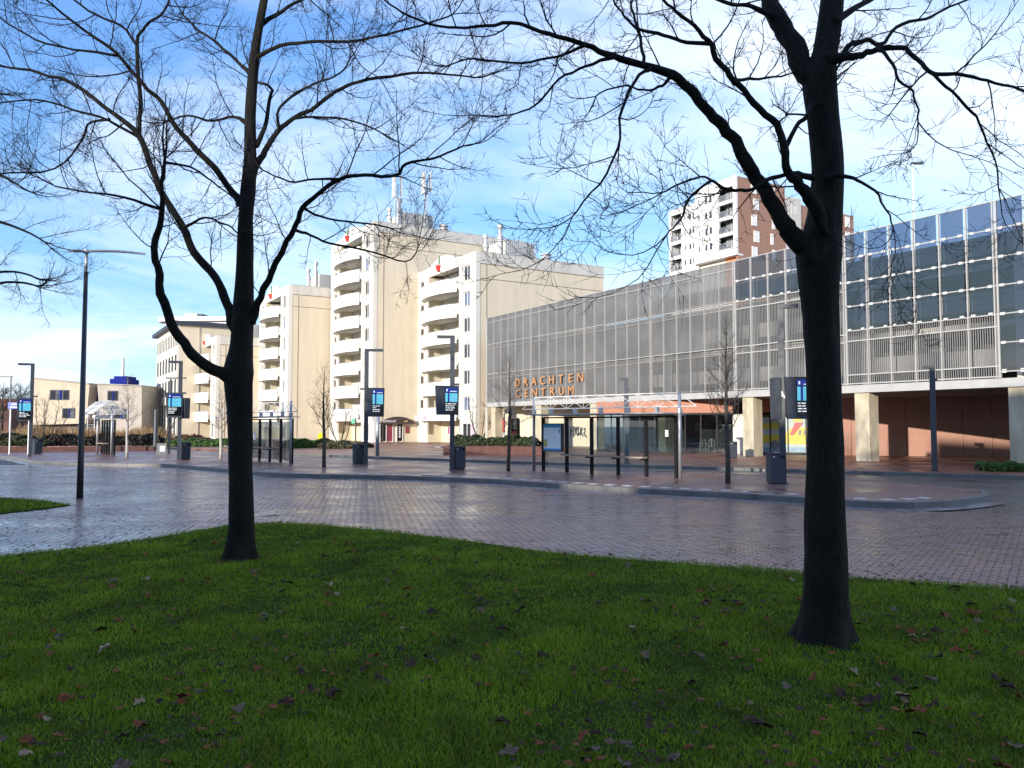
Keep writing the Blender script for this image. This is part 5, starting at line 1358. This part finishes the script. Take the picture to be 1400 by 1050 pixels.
# right tree
RT_trunk = [(1125, 876, 86), (1126, 855, 70), (1128, 820, 60), (1129, 760, 54), (1128, 690, 52), (1128, 600, 46), (1125, 500, 45), (1122, 420, 49), (1120, 350, 60), (1128, 290, 46), (1131, 230, 42), (1125, 160, 43), (1120, 105, 46), (1128, 70, 34), (1136, 20, 32), (1142, -60, 28), (1150, -180, 20), (1150, -300, 10)]
RT = [
 ([(1124, 385, 16), (1112, 356, 30), (1096, 334, 30), (1078, 316, 25), (1060, 290, 21), (1040, 250, 20), (1020, 220, 18), (1000, 185, 16), (975, 160, 15), (950, 130, 14), (920, 102, 13), (885, 92, 10), (840, 77, 9), (800, 62, 7), (750, 45, 6), (700, 32, 5), (650, 37, 4), (600, 35, 3.5), (550, 17, 3), (520, -5, 2)], -.5, 0),
 ([(1128, 322, 12), (1118, 295, 20), (1106, 268, 18), (1090, 248, 14), (1077, 235, 12), (1072, 200, 11), (1060, 170, 10), (1030, 140, 9), (1005, 110, 8), (980, 80, 8), (970, 55, 7), (940, 30, 5), (910, 5, 4), (880, -30, 3)], -.9, -.1),
 ([(1124, 150, 18), (1116, 118, 30), (1099, 90, 30), (1080, 55, 28), (1060, 20, 26), (1048, -15, 22), (1030, -90, 15), (990, -180, 8)], .8, 0),
 ([(1132, 82, 20), (1160, 77, 11), (1180, 75, 9), (1200, 67, 8), (1230, 65, 7), (1255, 82, 6), (1275, 100, 6), (1315, 102, 5), (1350, 110, 4), (1400, 125, 3.5), (1450, 150, 2.5)], -1.0, 0),
 ([(1150, 78, 9), (1165, 60, 7), (1185, 55, 6), (1205, 62, 5), (1225, 37, 5), (1265, 25, 4), (1300, 10, 3), (1340, -10, 2.5)], .9, 0),
 ([(1275, 100, 5), (1300, 125, 4), (1330, 155, 4), (1345, 185, 3), (1360, 220, 2.5), (1366, 258, 2)], .6, -.55),
 ([(1132, 245, 14), (1152, 240, 6), (1180, 250, 4), (1205, 275, 3), (1222, 312, 2)], -.6, -.1),
 ([(1200, 67, 6), (1215, 80, 4.5), (1230, 110, 4), (1250, 132, 3), (1256, 168, 2.5)], -.8, -.25),
 ([(970, 60, 6), (930, 55, 5), (900, 47, 5), (870, 37, 4), (850, 18, 3), (835, -5, 2.5)], .5, -.7),
 ([(890, 94, 6), (870, 110, 4.5), (850, 150, 4), (845, 200, 3.5), (820, 250, 3), (782, 295, 2)], -.7, -.35),
 ([(840, 78, 6), (800, 90, 4), (765, 110, 3.5), (730, 145, 3), (700, 157, 2.2)], .7, -.38),
 ([(800, 62, 5), (750, 80, 3.5), (700, 85, 3), (650, 80, 2.5), (610, 90, 2)], .9, -.4),
 ([(1112, 243, 10), (1080, 238, 6), (1050, 246, 6), (1020, 261, 5), (990, 257, 4.5), (972, 247, 4), (945, 268, 3.5), (930, 300, 3), (912, 320, 2.2)], -.9, -.1),
 ([(985, 256, 4), (965, 240, 3), (935, 250, 3), (905, 262, 2.2)], -.3, -.4),
 ([(880, 92, 6), (878, 70, 4.5), (872, 35, 4), (862, 5, 3)], .4, -.35),
 ([(1075, 200, 7), (1090, 172, 6), (1104, 158, 7)], 0.05, -.1),
 ([(920, 102, 6), (905, 118, 4), (880, 122, 3), (850, 118, 2.5), (815, 130, 2)], .6, -.3),
 ([(1005, 110, 6), (1030, 108, 4), (1060, 105, 3), (1085, 100, 2)], .7, -.6),
 ([(1142, 30, 12), (1170, 10, 8), (1210, -10, 6), (1260, -40, 4)], .8, 0),
 ([(1060, 25, 12), (1030, 8, 6), (1000, 5, 5), (960, -12, 4)], -.8, .3),
]
big_tree('bare_tree', 'big bare tree with thick dark trunk on the right of the lawn', (1125, 876), RT_trunk, RT, 21, dens=4.4, lmin=.35, lmax=1.05)
LT_trunk = [(328, 766, 50), (329, 748, 40), (330, 720, 34), (329, 640, 31), (328, 560, 33), (326, 510, 40), (330, 470, 30), (333, 420, 28), (335, 360, 23), (336, 300, 20), (339, 260, 21), (342, 215, 17), (342, 160, 15), (346, 100, 14), (351, 55, 12), (360, 5, 11), (372, -70, 8), (378, -170, 4)]
LT = [
 ([(330, 535, 12), (319, 520, 18), (303, 511, 16), (270, 492, 14), (245, 460, 13), (225, 415, 12), (215, 365, 10), (210, 340, 9), (219, 300, 8), (221, 250, 6), (225, 217, 4)], -.9, 0),
 ([(334, 500, 10), (328, 472, 17), (321, 448, 15), (310, 415, 13), (295, 380, 11), (265, 345, 11), (250, 310, 10), (225, 270, 9), (205, 225, 8.5), (190, 185, 8), (155, 155, 6), (100, 115, 5), (55, 100, 4), (0, 90, 3), (-50, 85, 2)], .9, 0),
 ([(190, 188, 6), (192, 125, 5.5), (187, 60, 5), (200, 35, 4), (225, 15, 3.5), (234, -10, 3)], .5, .6),
 ([(187, 62, 4), (165, 35, 3.5), (130, 20, 3), (95, -5, 2.5)], -.5, .8),
 ([(190, 188, 5), (150, 165, 3.5), (100, 150, 3), (50, 135, 2.5), (-5, 142, 2)], -.8, .6),
 ([(150, 163, 4), (120, 170, 3), (112, 192, 3), (75, 230, 2.5), (0, 238, 2)], 1.0, .3),
 ([(330, 280, 14), (318, 262, 9), (300, 240, 8), (275, 210, 8), (250, 185, 7), (220, 140, 6), (195, 115, 5.5), (160, 75, 4.5), (115, 42, 4), (75, 10, 3), (50, -15, 2.5)], -1.2, .1),
 ([(160, 76, 4), (100, 67, 3), (50, 55, 2.6), (0, 25, 2.2)], -.5, -.85),
 ([(342, 440, 16), (352, 418, 10), (358, 400, 9), (370, 375, 8.5), (385, 345, 8), (400, 315, 7.5), (415, 285, 7), (435, 265, 6), (465, 245, 5.5), (500, 240, 5), (540, 240, 4.5), (556, 225, 4), (590, 217, 3.2), (632, 200, 2.4)], -1.3, .05),
 ([(402, 314, 5), (425, 322, 3.5), (450, 332, 3.2), (500, 342, 2.8), (555, 357, 2.0), (570, 342, 1.5)], -.4, -.5),
 ([(415, 285, 4), (450, 300, 3), (500, 305, 2.5), (535, 312, 2)], .7, -.6),
 ([(465, 245, 4), (430, 245, 3), (395, 248, 2.5), (360, 233, 2)], .4, -.8),
 ([(342, 245, 16), (352, 222, 10), (362, 207, 8), (380, 180, 7), (400, 162, 6), (425, 150, 5.5), (460, 125, 5), (490, 112, 4.5), (550, 102, 4), (600, 100, 3), (650, 106, 2.2)], 1.0, .1),
 ([(382, 178, 5), (380, 155, 4), (400, 130, 3.5), (430, 115, 3), (465, 100, 2.6), (478, 80, 2)], -.7, .2),
 ([(400, 162, 4), (440, 160, 3), (480, 165, 2.6), (520, 180, 2)], .6, .35),
 ([(348, 82, 9), (357, 75, 6), (385, 62, 5), (425, 57, 4.5), (475, 57, 4), (515, 50, 3.5), (575, 35, 2.8), (620, 20, 2)], -1.0, .1),
 ([(350, 200, 8), (362, 175, 6), (368, 140, 5), (370, 120, 4), (352, 112, 3)], .5, .1),
 ([(340, 170, 9), (320, 160, 4), (290, 165, 3.4), (255, 158, 2.8), (225, 168, 2.2)], .8, .1),
 ([(346, 105, 8), (325, 85, 4.5), (300, 60, 4), (275, 45, 3), (250, 20, 2.5)], .9, .1),
 ([(355, 35, 8), (385, 15, 5), (420, -5, 4), (460, -30, 3)], .5, .15),
 ([(222, 287, 5), (170, 270, 3.4), (120, 262, 2.8), (75, 255, 2.2)], -.5, -.6),
 ([(224, 222, 4), (260, 228, 3), (283, 243, 2.5), (312, 265, 2)], -.5, -.85),
 ([(250, 312, 5), (280, 298, 3), (305, 305, 2.4), (325, 318, 2)], -.6, .3),
]
big_tree('bare_tree', 'slimmer bare tree with many spreading branches on the left of the lawn', (328, 766), LT_trunk, LT, 33, dens=4.6, lmin=.5, lmax=1.5)
# third tree: stands outside the left edge, its twigs reach into view
E_trunk = [(-190, 690, 40), (-190, 640, 26), (-192, 560, 24), (-195, 470, 22), (-190, 380, 18), (-185, 280, 15), (-180, 180, 11), (-175, 60, 6)]
ET = [([(-192, 430, 14), (-150, 400, 8), (-90, 385, 6), (-40, 395, 4.5), (10, 385, 3.5), (50, 390, 2.4)], -.5, 0),
 ([(-190, 380, 14), (-140, 330, 8), (-80, 300, 6), (-20, 300, 5), (20, 310, 3.5), (60, 330, 2.2)], .6, 0),
 ([(-188, 320, 12), (-150, 270, 8), (-100, 235, 6), (-50, 225, 5), (0, 240, 3.5), (40, 262, 2.2)], -.8, 0),
 ([(-188, 470, 14), (-140, 440, 8), (-80, 400, 6), (-30, 375, 4), (20, 372, 3), (55, 382, 2.2)], 1.0, 0),
 ([(-182, 250, 11), (-140, 180, 7), (-90, 140, 5), (-40, 120, 4), (0, 128, 2.6)], .5, 0), ([(-180, 200, 10), (-220, 120, 7), (-260, 60, 4)], 0, 0), ([(-190, 400, 12), (-250, 340, 8), (-320, 300, 4)], .5, 0)]
big_tree('bare_tree', 'bare tree outside the left edge whose twigs reach into the picture', (-190, 690), E_trunk, ET, 47, dens=2.4, lmin=.6, lmax=1.7, zbase=.03)

def young_tree(px, py, ytop, lab, seed, z=PZ, w=9, spread=.9, low=.35, pale=False, nb=22):
    rnd = random.Random(seed); b = G(px, py, z); Y = b.y; T = thing('young_tree', b, 0, lab, 'tree', 'young street trees')
    hgt = AT(px, ytop, Y).z - z; r0 = w * Y / FPX / 2
    pts = []; rad = []; x = y_ = 0
    for i in range(13):
        f = i / 12; pts.append(Vector((x, y_, hgt * f))); rad.append(max(.006, r0 * (1 - .9 * f ** 1.2))); x += rnd.uniform(-.02, .025) * hgt / 5; y_ += rnd.uniform(-.02, .02) * hgt / 5
    MB().tube(pts, rad, 10).build('trunk', M_bark2 if not pale else pm('pale_bark', (.40, .38, .34), .8, .25, 6), T, smooth=True)
    tw = Twigs()
    for i in range(nb):
        f = low + (1 - low) * (i / nb) ** .9; k = min(int(f * 12), 11); q = pts[k].lerp(pts[k + 1], f * 12 - k); a = i * 2.4 + rnd.uniform(-.4, .4)
        L = hgt * .26 * spread * (1.15 - f) + .25; d = Vector((math.cos(a), math.sin(a), rnd.uniform(.55, 1.0))).normalized()
        grow(tw, q, d, L, max(.006, r0 * .30 * (1.1 - f)), 1, rnd, .12)
    tw.build('crown', M_twig2, T)
young_tree(695, 644, 487, 'young tree in front of the orange lettering', 5, w=5.5, spread=1.1)
young_tree(995, 661, 440, 'young tree left of the lamp post lettered A', 6, w=7.5, spread=.85, low=.3, nb=34)
young_tree(443, 639, 505, 'young tree in front of the gap before the tallest tower', 7, w=5.5, spread=1.2)
young_tree(173.5, 625, 515, 'slender pale young tree beside the lattice roofed shelter', 8, w=4, pale=True)
young_tree(302, 627.5, 530, 'slender young tree just left of the left foreground trunk', 9, w=4.5, pale=True)
def multistem(px, py, ytop, lab, seed, z=.1, n=5):
    rnd = random.Random(seed); b = G(px, py, z); Y = b.y; T = thing('multistem_shrub', b, 0, lab, 'shrub'); hgt = AT(px, ytop, Y).z - z
    tw = Twigs(); mb = MB()
    for i in range(n):
        a = i * 6.28 / n + rnd.uniform(-.3, .3); pts = [Vector((.1 * math.cos(a), .1 * math.sin(a), 0))]; d = Vector((math.cos(a) * .42, math.sin(a) * .42, 1)).normalized()
        for k in range(8): d = (d + rv(rnd) * .15 + Vector((0, 0, .05))).normalized(); pts.append(pts[-1] + d * hgt / 8.2)
        mb.tube(pts, [.045 * (1 - .8 * k / 8) + .008 for k in range(9)], 7)
        for k in range(3, 9):
            for _ in range(2): grow(tw, pts[k], (d + rv(rnd) * .8).normalized(), hgt * .18, .014, 1, rnd, .1)
    mb.build('stems', M_bark2, T, smooth=True); tw.build('crown', M_twig2, T)
multistem(656, 608, 545, 'multi stemmed bare shrub in the hedge planter before the nearest tower', 3)
multistem(545 - 80, 611, 560, 'multi stemmed bare shrub beside the shops of the tallest tower', 4)
multistem(60, 612, 545, 'bare multi stemmed birch in front of the cream building', 12, n=6)
multistem(222, 613, 555, 'bare forked shrub in front of the office block', 13, n=4)
# leafy hedges
def leaf_mat(name, c1, c2):
    m = bpy.data.materials.new(name); n, l, b = nodes_of(m); g = n.new('ShaderNodeNewGeometry')
    rp = n.new('ShaderNodeValToRGB'); l.new(g.outputs['Random Per Island'], rp.inputs[0]); rp.color_ramp.elements[0].color = (*c1, 1); rp.color_ramp.elements[1].color = (*c2, 1)
    l.new(rp.outputs[0], b.inputs['Base Color']); b.inputs['Roughness'].default_value = .55; return m
M_hedge = leaf_mat('hedge_leaf', (.020, .032, .012), (.07, .09, .03)); M_brownh = leaf_mat('dark_shrub_leaf', (.012, .010, .008), (.040, .026, .018)); M_reed = leaf_mat('dry_reed', (.20, .12, .05), (.42, .27, .12)); M_gr2 = leaf_mat('bright_leaf', (.03, .08, .012), (.09, .17, .03)); M_rust = leaf_mat('rust_leaf', (.10, .045, .02), (.24, .11, .05))
def leaf_mass(name, poly_or_line, h, wid, n, m, lab, size=.06, z=.1, cat='hedge', parent=None):
    """leaf-sized faces through an uneven long mound along a line"""
    pts = [Vector(p) for p in poly_or_line]; cum = [0]
    for a, b in zip(pts, pts[1:]): cum.append(cum[-1] + (b - a).length)
    tt = RNG.uniform(0, cum[-1], n); px_ = np.interp(tt, cum, [p.x for p in pts]); py_ = np.interp(tt, cum, [p.y for p in pts])
    hs = 1 + .18 * np.sin(tt * 2.1) + .15 * np.sin(tt * 5.3 + 1) + .1 * np.sin(tt * 11.7)
    phi = RNG.uniform(0, math.pi, n); rr = RNG.uniform(.55, 1.02, n) ** .5
    x = px_ + wid * np.cos(phi) * rr * .35; y = py_ + wid * np.cos(phi) * rr; zz = z + h * hs * np.sin(phi) ** .6 * rr
    A = RNG.normal(size=(n, 3)); A /= np.linalg.norm(A, axis=1, keepdims=True); Bq = np.cross(A, RNG.normal(size=(n, 3))); Bq /= np.linalg.norm(Bq, axis=1, keepdims=True)
    s_ = RNG.uniform(.6, 1.4, n)[:, None] * size; c = np.stack([x, y, zz], 1)
    V4 = np.stack([c - A * s_, c + Bq * s_ * .5, c + A * s_, c - Bq * s_ * .5], 1)
    T = thing(name, (pts[0].x, pts[0].y, z), 0, lab, cat)
    V4 = V4 - np.array([pts[0].x, pts[0].y, z])
    fast_mesh('foliage', V4.reshape(-1, 3), np.arange(4 * n).reshape(-1, 4), m, T)
    mb = MB(); q = [p - pts[0] for p in resample(pts, .8)] + [pts[-1] - pts[0]]
    mb.tube([Vector((p.x, p.y, h * .38)) for p in q], [h * .40] * len(q), 8); o = mb.build('woody_core', M_soil if m != M_reed else M_rust, T)
    return T
# brick planter with hedge before the nearest tower
A, Bp = G(606, 621.5, .1), G(742, 622, .1)
Tp = thing('planter', A, math.atan2(Bp.y - A.y, Bp.x - A.x), 'low red brick planter before the nearest tower', 'planter'); Lp = (Bp - A).length
MB().box(0, Lp, 0, .25, 0, .55).box(0, Lp, 2.2, 2.45, 0, .55).box(0, .25, .25, 2.2, 0, .55).box(Lp - .25, Lp, .25, 2.2, 0, .55).build('brick_wall', M_redbr, Tp)
MB().box(.25, Lp - .25, .25, 2.2, 0, .5).build('soil', M_soil, Tp); MB().box(-.55, .0, .1, .6, .42, .5).build('seat_slab', M_concd, Tp)
dv = (Bp - A).normalized(); leaf_mass('hedge', [A + dv * .8 + Vector((0, 1.2, 0)), Bp - dv * .3 + Vector((0, 1.2, 0))], .62, 1.05, 14000, M_hedge, 'green hedge growing in the brick planter before the nearest tower', z=.58, size=.07)
# beds left of it
leaf_mass('hedge', [G(398, 613, .1), G(445, 611.5, .1)], .6, 1.4, 7000, M_gr2, 'bright green low shrubs beside the lower tower', size=.09)
leaf_mass('hedge', [G(448, 613, .1), G(500, 612.5, .1)], .5, 1.4, 5000, leaf_mat('olive_leaf', (.07, .06, .03), (.17, .15, .07)), 'pale brownish low shrubs beside the tallest tower', size=.08)
leaf_mass('hedge', [G(205, 610, .1), G(350, 610, .1)], .55, 1.5, 12000, M_gr2, 'long low green shrub bed in front of the office block and lowest tower', size=.11)
leaf_mass('hedge', [G(248, 609.5, .1), G(282, 609.5, .1)], .8, 1.3, 4000, M_rust, 'rusty brown shrub in the bed before the lowest tower', size=.11)
leaf_mass('hedge', [G(1338, 643, .1), G(1425, 644, .1)], .30, .8, 9000, M_gr2, 'bright green ground plants at the foot of the right column', size=.055)
# left bed with dark hedge, reeds and brick edge
A, Bp = G(-60, 619, PZ), G(210, 616.5, PZ)
Tb = thing('bed_wall', A, math.atan2(Bp.y - A.y, Bp.x - A.x), 'low red brick retaining wall of the planting bed at far left', 'wall')
Lb = (Bp - A).length; MB().box(0, Lb, 0, .3, 0, .32).build('brick_wall', M_redbr, Tb); MB().box(0, Lb, .3, 4, 0, .25).build('soil', M_soil, Tb)
dv = (Bp - A).normalized(); nv = Vector((-dv.y, dv.x, 0))
leaf_mass('hedge', [G(70, 614, .1), G(140, 613.5, .1), G(212, 613, .1)], .72, 1.2, 16000, M_brownh, 'dark brown clipped hedge behind the lattice roofed shelter', size=.09, z=.35)
leaf_mass('hedge', [G(-60, 614.5, .1), G(36, 614, .1)], .8, 1.2, 9000, leaf_mat('olive_leaf2', (.04, .045, .018), (.12, .11, .05)), 'olive green shrubs at the left edge by the road sign', size=.10, z=.35)
leaf_mass('hedge', [G(36, 614.5, .1), G(75, 614.5, .1)], .45, 1.0, 6000, M_hedge, 'low green shrubs between the olive shrubs and the dark hedge', size=.09, z=.35)
def reeds(px, py, ytop, seed, lab):
    p = G(px, py, .1); Y = p.y; hgt = AT(px, ytop, Y).z - .1; n = 420; rs = np.random.default_rng(seed)
    T = thing('ornamental_grass', p, 0, lab, 'grass clump', 'dry ornamental grasses behind the hedge')
    x = rs.normal(0, .55, n); y = rs.normal(0, .4, n)
    blades('stalks', x, y, np.zeros(n), rs.uniform(.55, 1.05, n) * hgt, np.full(n, .05), rs.uniform(.05, .3, n), M_reed, T)
ks = list(range(2, 206, 8)) + [216, 224]
for i, px in enumerate(ks):
    where = 'left of the dark street lamp' if px < 105 else ('between the street lamp and the lattice roofed shelter' if px < 140 else 'right of the lattice roofed shelter')
    reeds(px + random.uniform(-3, 3), 607 + random.uniform(-1.5, 2.5), 580 + random.uniform(-4, 7) if i % 3 else 588, 100 + i, 'clump of dry tan ornamental grass ' + where)
# distant trees at the far left
def far_tree(px, Y, ytop, lab, seed, w):
    rnd = random.Random(seed); b = AT(px, 581, Y); hgt = AT(px, ytop, Y).z; T = thing('distant_tree', (b.x, Y, 0), 0, lab, 'tree', 'distant bare trees at the far left'); tw = Twigs()
    MB().tube([(0, 0, 0), (.1, 0, hgt * .5), (0, .1, hgt * .9)], [.28, .18, .05], 8).build('trunk', M_bark2, T, smooth=True)
    for i in range(26):
        z = hgt * rnd.uniform(.25, .85); a = i * 2.4; grow(tw, Vector((0, 0, z)), Vector((math.cos(a), math.sin(a), .7)).normalized(), w * rnd.uniform(.6, 1.1), .06, 1, rnd, .12)
    tw.build('crown', M_twig2, T)
far_tree(28, 150, 532, 'distant bare tree beyond the road sign, right one', 1, 3.5); far_tree(2, 130, 528, 'distant bare tree at the very left edge', 2, 3.5); far_tree(-25, 140, 525, 'distant bare tree just outside the left edge', 3, 3.5)
print('done', len(bpy.data.objects))
